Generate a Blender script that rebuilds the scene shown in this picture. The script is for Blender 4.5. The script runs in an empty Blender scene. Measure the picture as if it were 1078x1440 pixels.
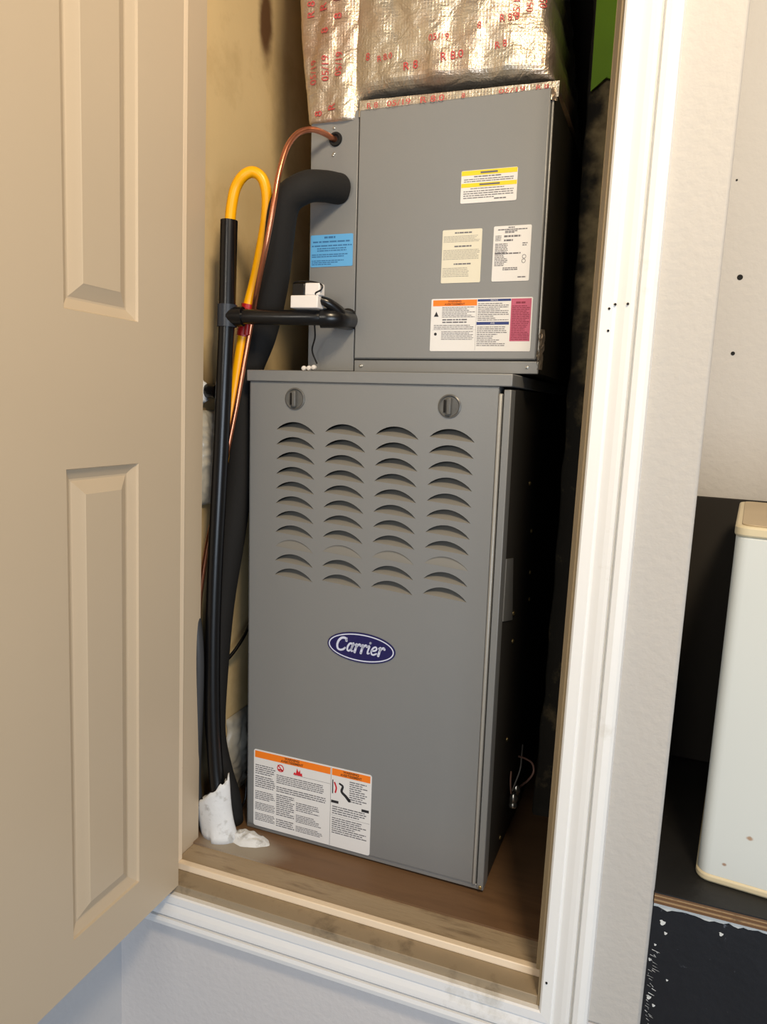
import bpy, math, random
from mathutils import Vector, Matrix, noise

# ------------------------------------------------------------------ camera, light, exposure
C = bpy.context.scene.collection
sc = bpy.context.scene
rnd = random.Random(7)
PI = math.pi


def link(o):
    C.objects.link(o)
    return o


cam_d = bpy.data.cameras.new('camera')
cam_d.sensor_fit = 'VERTICAL'
cam_d.sensor_height = 36.0
cam_d.lens = 36.0 * 1032.54 / 1440.0
cam_d.clip_start = 0.02
cam = link(bpy.data.objects.new('camera', cam_d))
yaw, pit, rol = -0.3441028, -0.1433424, 0.0464227
fwd = Vector((math.sin(yaw) * math.cos(pit), math.cos(yaw) * math.cos(pit), math.sin(pit)))
rgt = Vector((math.cos(yaw), -math.sin(yaw), 0))
upv = rgt.cross(fwd)
r2 = math.cos(rol) * rgt + math.sin(rol) * upv
u2 = -math.sin(rol) * rgt + math.cos(rol) * upv
M = Matrix((r2, u2, -fwd)).transposed().to_4x4()
M.translation = Vector((0.650688, -0.956277, 0.796986))
cam.matrix_world = M
sc.camera = cam

w = bpy.data.worlds.new('world')
sc.world = w
w.use_nodes = True
w.node_tree.nodes['Background'].inputs[0].default_value = (0.80, 0.86, 1.0, 1)
w.node_tree.nodes['Background'].inputs[1].default_value = 0.13


def area(name, loc, target, sx, sy, power, col):
    d = bpy.data.lights.new(name, 'AREA')
    d.shape = 'RECTANGLE'
    d.size, d.size_y = sx, sy
    d.energy = power
    d.color = col
    o = link(bpy.data.objects.new(name, d))
    o.location = loc
    o.rotation_euler = (Vector(target) - Vector(loc)).to_track_quat('-Z', 'Y').to_euler()
    return o


# garage lamp up on the right, and the open garage door behind and to the right
area('garage_lamp', (1.05, -1.10, 1.98), (0.2, 0.2, 1.1), 0.3, 0.3, 33, (1.0, 0.79, 0.53))
area('garage_daylight', (2.3, -2.6, 0.35), (0.3, 0.1, 0.3), 1.6, 1.4, 54, (0.76, 0.87, 1.0))
area('front_fill', (0.25, -3.4, 1.4), (0.3, 0.0, 0.8), 0.6, 0.7, 18, (1.0, 0.93, 0.82))  # added fill with no known source, brightens the board beside the furnace

sc.view_settings.view_transform = 'Standard'
sc.view_settings.look = 'None'
sc.view_settings.gamma = 1.0
sc.view_settings.use_curve_mapping = False
sc.view_settings.exposure = -0.13


# ------------------------------------------------------------------ materials
def lin(c):
    return tuple((x / 255 / 12.92) if x / 255 <= 0.04045 else ((x / 255 + 0.055) / 1.055) ** 2.4 for x in c) + (1,)


def mat(name, rgb, rough=0.5, metal=0.0, var=0.08, vscale=6.0, bump=0.0, bscale=60.0, spec=0.5,
        second=None, sscale=4.0, s0=0.5, s1=0.7, stretch=(1, 1, 1), coat=0.0):
    m = bpy.data.materials.new(name)
    m.use_nodes = True
    nt = m.node_tree
    b = nt.nodes['Principled BSDF']
    b.inputs['Roughness'].default_value = rough
    b.inputs['Metallic'].default_value = metal
    b.inputs['Specular IOR Level'].default_value = spec
    b.inputs['Coat Weight'].default_value = coat
    tc = nt.nodes.new('ShaderNodeTexCoord')
    mp = nt.nodes.new('ShaderNodeMapping')
    mp.inputs['Scale'].default_value = stretch
    nt.links.new(tc.outputs['Object'], mp.inputs['Vector'])
    n = nt.nodes.new('ShaderNodeTexNoise')
    n.inputs['Scale'].default_value = vscale
    n.inputs['Detail'].default_value = 5
    nt.links.new(mp.outputs[0], n.inputs['Vector'])
    mx = nt.nodes.new('ShaderNodeMix')
    mx.data_type = 'RGBA'
    base = lin(rgb)
    mx.inputs[6].default_value = tuple(max(0, v * (1 - var)) for v in base[:3]) + (1,)
    mx.inputs[7].default_value = tuple(min(1, v * (1 + var)) for v in base[:3]) + (1,)
    nt.links.new(n.outputs['Fac'], mx.inputs[0])
    out = mx.outputs[2]
    if second:
        n2 = nt.nodes.new('ShaderNodeTexNoise')
        n2.inputs['Scale'].default_value = sscale
        n2.inputs['Detail'].default_value = 8
        n2.inputs['Roughness'].default_value = 0.65
        nt.links.new(mp.outputs[0], n2.inputs['Vector'])
        mr = nt.nodes.new('ShaderNodeMapRange')
        mr.inputs[1].default_value, mr.inputs[2].default_value = s0, s1
        nt.links.new(n2.outputs['Fac'], mr.inputs[0])
        m2 = nt.nodes.new('ShaderNodeMix')
        m2.data_type = 'RGBA'
        nt.links.new(mr.outputs[0], m2.inputs[0])
        nt.links.new(out, m2.inputs[6])
        m2.inputs[7].default_value = lin(second)
        out = m2.outputs[2]
    nt.links.new(out, b.inputs['Base Color'])
    if bump:
        nb = nt.nodes.new('ShaderNodeTexNoise')
        nb.inputs['Scale'].default_value = bscale
        nb.inputs['Detail'].default_value = 3
        nt.links.new(mp.outputs[0], nb.inputs['Vector'])
        bp = nt.nodes.new('ShaderNodeBump')
        bp.inputs['Strength'].default_value = bump
        bp.inputs['Distance'].default_value = 0.002
        nt.links.new(nb.outputs['Fac'], bp.inputs['Height'])
        nt.links.new(bp.outputs[0], b.inputs['Normal'])
    return m


def add_spot(m, centre, radii, rgb, nscale=25.0, amount=0.9, warp=0.5):
    """a stain with a shape of its own, mixed over the base colour in object space"""
    nt = m.node_tree
    b = nt.nodes['Principled BSDF']
    src = b.inputs['Base Color'].links[0].from_socket
    tc = nt.nodes.new('ShaderNodeTexCoord')
    mp = nt.nodes.new('ShaderNodeMapping')
    mp.vector_type = 'TEXTURE'
    mp.inputs['Location'].default_value = centre
    mp.inputs['Scale'].default_value = radii
    nt.links.new(tc.outputs['Object'], mp.inputs['Vector'])
    ln = nt.nodes.new('ShaderNodeVectorMath')
    ln.operation = 'LENGTH'
    nt.links.new(mp.outputs[0], ln.inputs[0])
    n = nt.nodes.new('ShaderNodeTexNoise')
    n.inputs['Scale'].default_value = nscale
    n.inputs['Detail'].default_value = 6
    nt.links.new(tc.outputs['Object'], n.inputs['Vector'])
    ma = nt.nodes.new('ShaderNodeMath')
    ma.operation = 'MULTIPLY_ADD'
    nt.links.new(n.outputs['Fac'], ma.inputs[0])
    ma.inputs[1].default_value = warp * 2
    nt.links.new(ln.outputs['Value'], ma.inputs[2])
    mr = nt.nodes.new('ShaderNodeMapRange')
    mr.interpolation_type = 'SMOOTHSTEP'
    mr.inputs[1].default_value = 0.35 + warp
    mr.inputs[2].default_value = 1.0 + warp
    mr.inputs[3].default_value = amount
    mr.inputs[4].default_value = 0.0
    nt.links.new(ma.outputs[0], mr.inputs[0])
    m2 = nt.nodes.new('ShaderNodeMix')
    m2.data_type = 'RGBA'
    nt.links.new(mr.outputs[0], m2.inputs[0])
    nt.links.new(src, m2.inputs[6])
    m2.inputs[7].default_value = lin(rgb)
    nt.links.new(m2.outputs[2], b.inputs['Base Color'])


GREY = mat('grey_enamel', (136, 138, 139), 0.38, 0.25, 0.04, 3, 0.05, 300, stretch=(1, 1, 1))
GREY_LIP = mat('grey_enamel_edge', (168, 167, 162), 0.35, 0.3, 0.04, 3)
LOUVRE = mat('grey_louver_metal', (134, 132, 126), 0.42, 0.2, 0.04, 3)
SIDE = mat('shaded_sheet_metal', (52, 50, 47), 0.6, 0.2, 0.2, 8)  # grey cabinet sides, the closet's shade put into their colour
DARKGAP = mat('dark_inside', (22, 21, 20), 0.9)  # near-black for gaps and hollows, their shade put into the colour
KNOB = mat('dark_grey_plastic', (92, 92, 90), 0.35, 0.0, 0.35, 60, 0.2, 120)
BLACKPIPE = mat('black_plastic_pipe', (14, 14, 16), 0.28, 0, 0.15, 10)
BLACKFOAM = mat('black_foam', (18, 17, 17), 0.85, 0, 0.2, 20, 0.25, 160)
YELLOW = mat('yellow_hose_plastic', (250, 178, 0), 0.35, 0, 0.06, 15)
RED = mat('red_plastic', (170, 22, 26), 0.4)
COPPER = mat('copper', (214, 138, 104), 0.28, 0.95, 0.12, 30)
WHITEP = mat('white_plastic', (232, 228, 226), 0.5, 0, 0.04, 20)
WHITEDIRTY = mat('dirty_white_plastic', (222, 226, 230), 0.55, 0, 0.08, 30, 0.5, 80, second=(140, 138, 132), sscale=40, s0=0.52, s1=0.75)
FILM = mat('pale_plastic_film', (176, 172, 160), 0.3, 0, 0.15, 15, 0.5, 40)
STEEL = mat('bright_screw_metal', (205, 205, 200), 0.25, 0.9)
BRASS = mat('brass_screw_metal', (200, 180, 130), 0.3, 0.9)
TRIM = mat('white_trim_paint', (238, 238, 236), 0.38, 0, 0.03, 5, 0.15, 40, second=(200, 194, 180), sscale=9, s0=0.66, s1=0.9)
TRIMLOW = mat('white_sill_trim_paint', (228, 229, 230), 0.4, 0, 0.03, 5, 0.15, 40, second=(176, 172, 160), sscale=11, s0=0.6, s1=0.82)
JAMB = mat('tan_jamb_paint', (176, 156, 122), 0.5, 0, 0.08, 8, 0.2, 40)
JAMBSILL = mat('dirty_sill_paint', (152, 136, 112), 0.55, 0, 0.12, 10, 0.3, 60, second=(100, 86, 66), sscale=22, s0=0.55, s1=0.78)
STOP = mat('cream_stop_paint', (240, 222, 196), 0.45, 0, 0.04, 8, second=(140, 112, 84), sscale=60, s0=0.66, s1=0.75)
BOARD = mat('worn_sill_board', (166, 148, 122), 0.6, 0, 0.15, 8, 0.4, 60, second=(112, 94, 72), sscale=16, s0=0.52, s1=0.72, stretch=(0.5, 3, 1))
DOORP = mat('beige_door_paint', (200, 183, 158), 0.42, 0, 0.03, 4, 0.06, 60)
WALLP = mat('cream_wall_paint', (188, 184, 178), 0.6, 0, 0.03, 5, 0.55, 90)
WALLLOW = mat('white_wall_paint', (205, 203, 204), 0.6, 0, 0.03, 4, 0.5, 90)
add_spot(WALLLOW, (0.19, 0, -0.25), (0.10, 1, 0.045), (165, 158, 160), 14, 0.6, 0.4)
add_spot(WALLLOW, (-0.11, 0, -0.37), (0.10, 1, 0.05), (120, 122, 138), 14, 0.6, 0.4)
WALLSIDE = mat('side_wall_paint', (196, 198, 202), 0.6, 0, 0.03, 4, 0.4, 90)
CLOSET = mat('closet_tan_drywall', (222, 196, 146), 0.7, 0, 0.10, 4, 0.15, 60, second=(186, 158, 108), sscale=5, s0=0.5, s1=0.8)
add_spot(CLOSET, (-0.1, 0.36, 1.50), (1, 0.035, 0.10), (84, 50, 22), 30, 0.95, 0.25)
add_spot(CLOSET, (-0.1, 0.14, 0.72), (1, 0.12, 0.22), (92, 72, 44), 9, 0.8, 0.3)
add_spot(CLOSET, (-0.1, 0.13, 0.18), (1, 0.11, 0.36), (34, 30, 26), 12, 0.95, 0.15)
CLOSETSHADE = mat('shaded_closet_board', (44, 41, 36), 0.85, 0, 0.35, 6, 0.3, 50)  # closet surfaces near black, the shade inside put into the colour
MOTTLE = mat('mottled_dark_board', (46, 43, 37), 0.85, 0, 0.3, 8, 0.6, 50, second=(120, 106, 78), sscale=16, s0=0.56, s1=0.74)
add_spot(MOTTLE, (0.580, 0.45, 1.15), (0.095, 1, 0.46), (206, 182, 134), 30, 0.95, 0.5)
GREEN = mat('green_tape', (140, 190, 30), 0.6, 0, 0.1, 15)
BROWNFLOOR = mat('brown_plywood_floor', (118, 90, 64), 0.55, 0, 0.22, 7, 0.2, 40, second=(88, 64, 44), sscale=8, s0=0.5, s1=0.8, stretch=(0.35, 2.5, 1))
add_spot(BROWNFLOOR, (0.02, 0.115, 0), (0.11, 0.06, 1), (164, 156, 142), 20, 0.9, 0.15)
BLACKPAINT = mat('black_painted_plywood', (22, 24, 30), 0.4, 0, 0.3, 10, 0.3, 60, second=(92, 96, 104), sscale=55, s0=0.68, s1=0.74)
BLACKDECK = mat('black_deck_paint', (20, 19, 19), 0.55, 0, 0.3, 10, 0.3, 60, second=(80, 76, 70), sscale=70, s0=0.70, s1=0.74)
PLYS = [mat('plywood_layer_light', (160, 130, 92), 0.7, 0, 0.3, 40, second=(70, 58, 46), sscale=40, s0=0.5, s1=0.7), mat('plywood_layer_dark', (104, 74, 46), 0.7, 0, 0.2, 20)]
PLASTER = mat('white_plaster_drip', (206, 208, 206), 0.7, 0, 0.1, 40, 0.4, 90)
APPL = mat('white_appliance_enamel', (214, 218, 214), 0.3, 0, 0.02, 3)
add_spot(APPL, (-0.112, -0.168, 0.076), (0.006, 1, 0.004), (164, 120, 80), 140, 0.8, 0.5)
add_spot(APPL, (-0.138, -0.168, 0.030), (0.004, 1, 0.003), (150, 104, 66), 90, 0.8, 0.2)
CREAM = mat('cream_appliance_trim', (214, 200, 166), 0.4, 0, 0.05, 10)
CREAMTOP = mat('dusty_cream_top', (190, 172, 142), 0.55, 0, 0.1, 10)
LOWDARK = mat('dark_lower_wall', (40, 37, 34), 0.9, 0, 0.15, 6)
CONC = mat('grey_concrete', (130, 128, 124), 0.8, 0, 0.15, 3, 0.3, 40)
LABEL_W = mat('label_white', (226, 226, 226), 0.35, 0, 0.01)
LABEL_C = mat('label_cream', (222, 218, 200), 0.35, 0, 0.01)
LABEL_B = mat('label_blue', (96, 170, 226), 0.4, 0, 0.03)
INK = mat('grey_ink', (105, 105, 112), 0.6, 0, 0.01)
INKL = mat('pale_ink', (160, 158, 150), 0.6, 0, 0.01)
INKD = mat('black_ink', (34, 34, 40), 0.6, 0, 0.01)
INKB = mat('blue_ink', (52, 108, 160), 0.6, 0, 0.01)
ORANGE = mat('orange_print', (244, 128, 26), 0.45, 0, 0.02)
BROWNINK = mat('brown_ink', (112, 58, 20), 0.6, 0, 0.01)
YEL = mat('yellow_print', (236, 210, 40), 0.45, 0, 0.02)
NAVYP = mat('navy_print', (40, 58, 122), 0.45, 0, 0.02)
PINK = mat('pink_print', (188, 88, 118), 0.45, 0, 0.02)
PINKINK = mat('maroon_ink', (132, 44, 68), 0.6, 0, 0.01)
REDINK = mat('red_ink', (206, 30, 44), 0.6, 0, 0.01)
REDPR = mat('faded_red_print', (190, 72, 74), 0.5, 0, 0.1, 60)
NAVY = mat('navy_enamel', (15, 13, 84), 0.25, 0, 0.02, coat=0.3)
SILVER = mat('pale_silver_lettering', (206, 212, 236), 0.35, 0, 0.02)


def foil_mat():
    m = mat('crinkled_foil', (206, 196, 178), 0.34, 0.78, 0.10, 9, 0.0, second=(196, 168, 148), sscale=7, s0=0.45, s1=0.7)
    nt = m.node_tree
    b = nt.nodes['Principled BSDF']
    tc = nt.nodes.new('ShaderNodeTexCoord')
    h = None
    for sx, sz in ((1, 0), (0, 1)):                       # reinforcing scrim threads, 5 mm apart
        wv = nt.nodes.new('ShaderNodeTexWave')
        wv.bands_direction = 'X' if sx else 'Z'
        wv.inputs['Scale'].default_value = 62
        nt.links.new(tc.outputs['Object'], wv.inputs['Vector'])
        p = nt.nodes.new('ShaderNodeMath')
        p.operation = 'POWER'
        nt.links.new(wv.outputs['Fac'], p.inputs[0])
        p.inputs[1].default_value = 6
        if h is None:
            h = p
        else:
            a = nt.nodes.new('ShaderNodeMath')
            a.operation = 'MAXIMUM'
            nt.links.new(h.outputs[0], a.inputs[0])
            nt.links.new(p.outputs[0], a.inputs[1])
            h = a
    n = nt.nodes.new('ShaderNodeTexNoise')
    n.inputs['Scale'].default_value = 38
    n.inputs['Detail'].default_value = 5
    n.inputs['Distortion'].default_value = 1.2
    nt.links.new(tc.outputs['Object'], n.inputs['Vector'])
    b1 = nt.nodes.new('ShaderNodeBump')
    b1.inputs['Strength'].default_value = 0.45
    b1.inputs['Distance'].default_value = 0.008
    nt.links.new(n.outputs['Fac'], b1.inputs['Height'])
    b2 = nt.nodes.new('ShaderNodeBump')
    b2.inputs['Strength'].default_value = 0.22
    b2.inputs['Distance'].default_value = 0.0012
    nt.links.new(h.outputs[0], b2.inputs['Height'])
    nt.links.new(b1.outputs[0], b2.inputs['Normal'])
    nt.links.new(b2.outputs[0], b.inputs['Normal'])
    return m


FOIL = foil_mat()


# ------------------------------------------------------------------ mesh helpers
def spline(pts, sub=6):
    P = [Vector(p) for p in pts]
    if len(P) < 3:
        return P
    out = []
    for i in range(len(P) - 1):
        a = P[i - 1] if i else P[0] * 2 - P[1]
        b, c = P[i], P[i + 1]
        d = P[i + 2] if i + 2 < len(P) else P[-1] * 2 - P[-2]
        for k in range(sub):
            t = k / sub
            out.append(0.5 * ((2 * b) + (c - a) * t + (2 * a - 5 * b + 4 * c - d) * t * t + (3 * b - a - 3 * c + d) * t ** 3))
    out.append(P[-1])
    return out


class MB:
    def __init__(s):
        s.v, s.f = [], []

    def add(s, vs, fs):
        o = len(s.v)
        s.v += [tuple(x) for x in vs]
        s.f += [tuple(i + o for i in f) for f in fs]
        return s

    def box(s, x0, x1, y0, y1, z0, z1):
        v = [(x, y, z) for x in (x0, x1) for y in (y0, y1) for z in (z0, z1)]
        return s.add(v, [(0, 1, 3, 2), (4, 6, 7, 5), (0, 4, 5, 1), (2, 3, 7, 6), (0, 2, 6, 4), (1, 5, 7, 3)])

    def hexa(s, p):
        """p: 8 points ordered like box"""
        return s.add(p, [(0, 1, 3, 2), (4, 6, 7, 5), (0, 4, 5, 1), (2, 3, 7, 6), (0, 2, 6, 4), (1, 5, 7, 3)])

    def quad(s, a, b, c, d):
        return s.add([a, b, c, d], [(0, 1, 2, 3)])

    def tube(s, pts, r, n=16, caps=True, smooth=True, sub=6, inner=None):
        P = spline(pts, sub) if smooth else [Vector(p) for p in pts]
        R = r if callable(r) else (lambda t: r)
        t0 = (P[1] - P[0]).normalized()
        nrm = t0.orthogonal().normalized()
        rings = []
        for i, p in enumerate(P):
            t = (P[min(i + 1, len(P) - 1)] - P[max(i - 1, 0)]).normalized()
            nrm = (nrm - t * nrm.dot(t)).normalized()
            bn = t.cross(nrm)
            rr = R(i / (len(P) - 1))
            rings.append([p + (nrm * math.cos(a) + bn * math.sin(a)) * rr for a in (2 * PI * k / n for k in range(n))])
        o = len(s.v)
        for g in rings:
            s.v += [tuple(q) for q in g]
        for i in range(len(rings) - 1):
            for k in range(n):
                a, b = o + i * n + k, o + i * n + (k + 1) % n
                s.f.append((a, b, b + n, a + n))
        if caps:
            s.f.append(tuple(o + k for k in reversed(range(n))))
            e = o + (len(rings) - 1) * n
            s.f.append(tuple(e + k for k in range(n)))
        return s

    def lathe(s, prof, centre, axis='y', n=32, ang=0):
        """prof: list of (radius, height along axis)"""
        c = Vector(centre)
        o = len(s.v)
        for r, h in prof:
            for k in range(n):
                a = 2 * PI * k / n
                if axis == 'y':
                    q = Vector((r * math.cos(a), h, r * math.sin(a)))
                elif axis == 'x':
                    q = Vector((h, r * math.cos(a), r * math.sin(a)))
                else:
                    q = Vector((r * math.cos(a), r * math.sin(a), h))
                s.v.append(tuple(c + q))
        for i in range(len(prof) - 1):
            for k in range(n):
                a, b = o + i * n + k, o + i * n + (k + 1) % n
                s.f.append((a, b, b + n, a + n))
        if prof[0][0] > 1e-6:
            s.f.append(tuple(o + k for k in reversed(range(n))))
        if prof[-1][0] > 1e-6:
            e = o + (len(prof) - 1) * n
            s.f.append(tuple(e + k for k in range(n)))
        return s

    def build(s, name, m, parent=None, bevel=0.0, smooth=False, seg=2):
        me = bpy.data.meshes.new(name)
        me.from_pydata(s.v, [], s.f)
        me.update()
        import bmesh
        bm = bmesh.new()
        bm.from_mesh(me)
        bmesh.ops.recalc_face_normals(bm, faces=bm.faces)
        bm.to_mesh(me)
        bm.free()
        me.materials.append(m)
        o = link(bpy.data.objects.new(name, me))
        if smooth:
            for p in me.polygons:
                p.use_smooth = True
        if bevel:
            md = o.modifiers.new('bevel', 'BEVEL')
            md.width = bevel
            md.segments = seg
            md.limit_method = 'ANGLE'
            for p in me.polygons:
                p.use_smooth = True
            me.set_sharp_from_angle(angle=0.6)
        elif smooth:
            me.set_sharp_from_angle(angle=0.9)
        if parent:
            o.parent = parent
        return o


def raw(name, v, f, m, parent=None, smooth=False):
    me = bpy.data.meshes.new(name)
    me.from_pydata([tuple(q) for q in v], [], f)
    me.materials.append(m)
    if smooth:
        for p in me.polygons:
            p.use_smooth = True
    o = link(bpy.data.objects.new(name, me))
    if parent:
        o.parent = parent
    return o


def tag(o, label=None, cat=None, group=None, kind=None):
    if label:
        o['label'] = label
    if cat:
        o['category'] = cat
    if group:
        o['group'] = group
    if kind:
        o['kind'] = kind
    return o


def empty(name, loc=(0, 0, 0), M3=None):
    o = link(bpy.data.objects.new(name, None))
    o.empty_display_size = 0.05
    if M3:
        m4 = Matrix(M3).to_4x4()
        m4.translation = Vector(loc)
        o.matrix_world = m4
    else:
        o.location = loc
    return o


def struct(o, label=None, cat=None):
    o['kind'] = 'structure'
    if label:
        o['label'] = label
    if cat:
        o['category'] = cat
    return o


def text_mesh(s, size, shear=0.0, bold=0.0, res=3):
    cu = bpy.data.curves.new('lettering_curve', 'FONT')
    cu.body = s
    cu.size = size
    cu.shear = shear
    cu.offset = bold
    cu.resolution_u = res
    cu.align_x = 'CENTER'
    cu.align_y = 'CENTER'
    o = bpy.data.objects.new('lettering_tmp', cu)
    C.objects.link(o)
    dg = bpy.context.evaluated_depsgraph_get()
    me = bpy.data.meshes.new_from_object(o.evaluated_get(dg))
    vs = [tuple(v.co) for v in me.vertices]
    fs = [tuple(p.vertices) for p in me.polygons]
    bpy.data.objects.remove(o)
    bpy.data.curves.remove(cu)
    bpy.data.meshes.remove(me)
    return vs, fs


# ------------------------------------------------------------------ the setting
FLOORZ = -0.52
TOPZ = 2.05
OL, OR_ = -0.062, 0.5715                                # door opening, between the jambs
SB = -0.0135                                            # top of the sill jamb


def sbox(name, m, *b, bevel=0.0, label=None, cat=None, parent=None):
    return struct(MB().box(*b).build(name, m, parent, bevel), label, cat)


sbox('floor', CONC, -0.25, 3.6, -4.2, 0.12, FLOORZ - 0.05, FLOORZ, label='grey concrete garage floor below the raised closet', cat='floor')
# garage wall with the closet opening: pieces around it
sbox('wall_front', WALLLOW, -0.144, 0.708, 0.0, 0.11, FLOORZ, -0.03, label='white painted wall below the closet sill', cat='wall')
wr = sbox('wall_right', WALLP, 0.588, 0.708, 0.0, 0.11, -0.03, TOPZ, bevel=0.004, label='cream textured wall strip right of the door casing', cat='wall')
sbox('wall_top', WALLP, -0.144, 0.588, 0.0, 0.11, 1.93, TOPZ, label='wall above the closet door opening', cat='wall')
sbox('wall_left', WALLSIDE, -0.25, -0.144, -2.2, 0.11, FLOORZ, TOPZ, label='pale side wall behind the open door', cat='wall')
sbox('wall_closet_left', CLOSET, -0.16, -0.10, 0.11, 0.96, -0.03, TOPZ, label='stained tan closet side wall behind the pipes', cat='wall')
sbox('wall_closet_right', CLOSETSHADE, 0.60, 0.66, 0.11, 0.96, -0.03, TOPZ, label='shade-coloured closet side wall right of the furnace', cat='wall')
sbox('wall_back', CLOSETSHADE, -0.16, 0.66, 0.96, 1.02, -0.03, TOPZ, label='shade-coloured back wall of the closet', cat='wall')
sbox('ceiling_closet', CLOSETSHADE, -0.16, 0.66, 0.11, 1.02, TOPZ, TOPZ + 0.05, label='closet ceiling above the duct', cat='ceiling')
sbox('floor_closet', BROWNFLOOR, -0.10, 0.60, 0.094, 0.96, -0.03, 0.0, label='brown plywood floor under the furnace', cat='floor')
# alcove on the right
sbox('wall_alcove_side', WALLP, 0.668, 0.708, 0.11, 0.43, FLOORZ, TOPZ, label='side wall of the right alcove', cat='wall')
al = sbox('wall_alcove_back', WALLP, 0.66, 1.9, 0.43, 0.49, FLOORZ, TOPZ, label='cream back wall of the alcove with screw holes', cat='wall')
for px, pz, r in ((0.7629, 1.0354, 0.0042), (0.765, 0.9114, 0.003), (0.742, 1.19, 0.0015)):
    MB().lathe([(r * 0.2, -0.0006), (r, -0.0012), (r * 1.2, 0.001)], (px, 0.43, pz), 'y', 12).build('screw_hole', DARKGAP, al)

sbox('added_dark_slab', LOWDARK, 0.708, 1.9, 0.4255, 0.43, 0.187, 0.667, bevel=0.002, label='thin dark slab added over the lower alcove wall behind the appliance', cat='board')  # thin dark slab added over the lower part of the wall

# jambs, stops
sbox('trim_1', DOORP, OL - 0.016, OL, 0.0, 0.11, SB - 0.019, 1.93, label='left door jamb behind the open door', cat='jamb')
sbox('trim_2', JAMB, OR_, OR_ + 0.016, -0.001, 0.11, SB - 0.019, 1.93, bevel=0.001, label='tan right door jamb edge beside the casing', cat='jamb')
sbox('trim_3', JAMBSILL, OL, OR_, -0.001, 0.088, SB - 0.019, SB, bevel=0.001, label='dirty brown painted sill jamb under the door opening', cat='sill')
sbox('trim_4', STOP, OL, OR_, 0.034, 0.046, SB, SB + 0.0125, bevel=0.0015, label='cream door stop strip along the sill', cat='stop')
sbox('trim_5', STOP, OL, OL + 0.011, 0.034, 0.046, SB + 0.0125, 1.93, bevel=0.0015, label='cream door stop up the left jamb', cat='stop')
sbox('trim_6', JAMB, OR_ - 0.0085, OR_, 0.034, 0.046, SB + 0.0125, 1.93, bevel=0.0015, label='door stop up the right jamb', cat='stop')
sbox('trim_7', BOARD, OL, OR_, 0.046, 0.098, SB, -0.0035, bevel=0.0015, label='worn wooden board on the sill behind the stop', cat='board')

# moulded casing, mitred; profile as (distance from inner edge, depth in front of the wall)
PROF = [(0, 0), (0, 0.009), (0.0025, 0.0115), (0.016, 0.0125), (0.0175, 0.0105), (0.020, 0.0105), (0.024, 0.012), (0.030, 0.0145), (0.036, 0.016),
        (0.0405, 0.0165), (0.0420, 0.0090), (0.0437, 0.0090), (0.0455, 0.0175), (0.052, 0.0195), (0.060, 0.0185), (0.064, 0.015), (0.066, 0.0)]
CL, CR, CB, CT = OL - 0.008, OR_ + 0.0045, SB - 0.0140, 1.94


def casing(name, ends, side, m, label):
    """ends: the two mitre corners; side gives the outward direction in x and z"""
    v, f = [], []
    n = len(PROF)
    for (cx, cz, ox, oz) in ends:
        for d, h in PROF:
            v.append((cx + ox * d, -h, cz + oz * d))
    for i in range(n - 1):
        f.append((i, i + 1, n + i + 1, n + i))
    f.append(tuple(range(n)))
    f.append(tuple(range(2 * n - 1, n - 1, -1)))
    f.append((0, n, 2 * n - 1, n - 1))
    mb = MB()
    mb.add(v, f)
    return struct(mb.build(name, m), label, 'casing')


casing('trim_8', [(CR, CB, 1, -0.86), (CR, CT, 1, 1)], 0, TRIM, 'white moulded door casing right of the closet opening')
casing('trim_9', [(CL, CB, -1, -0.86), (CR, CB, 1, -0.86)], 0, TRIMLOW, 'white moulded casing below the closet sill')
casing('trim_10', [(CL, CB, -1, -0.86), (CL, CT, -1, 1)], 0, TRIM, 'white door casing left of the opening behind the open door')
casing('trim_11', [(CL, CT, -1, 1), (CR, CT, 1, 1)], 0, TRIM, 'white door casing above the closet opening')
tr8 = bpy.data.objects['trim_8']
for x, z in ((0.588, 0.925), (0.5945, 0.93), (0.609, 0.93), (0.589, 0.899), (0.583, 0.02)):
    MB().lathe([(0.0004, -0.0004), (0.0014, -0.0008), (0.0016, 0.001)], (x, -0.0125 if x < 0.6 else -0.0165, z), 'y', 10).build('nail_hole', DARKGAP, tr8)


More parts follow.
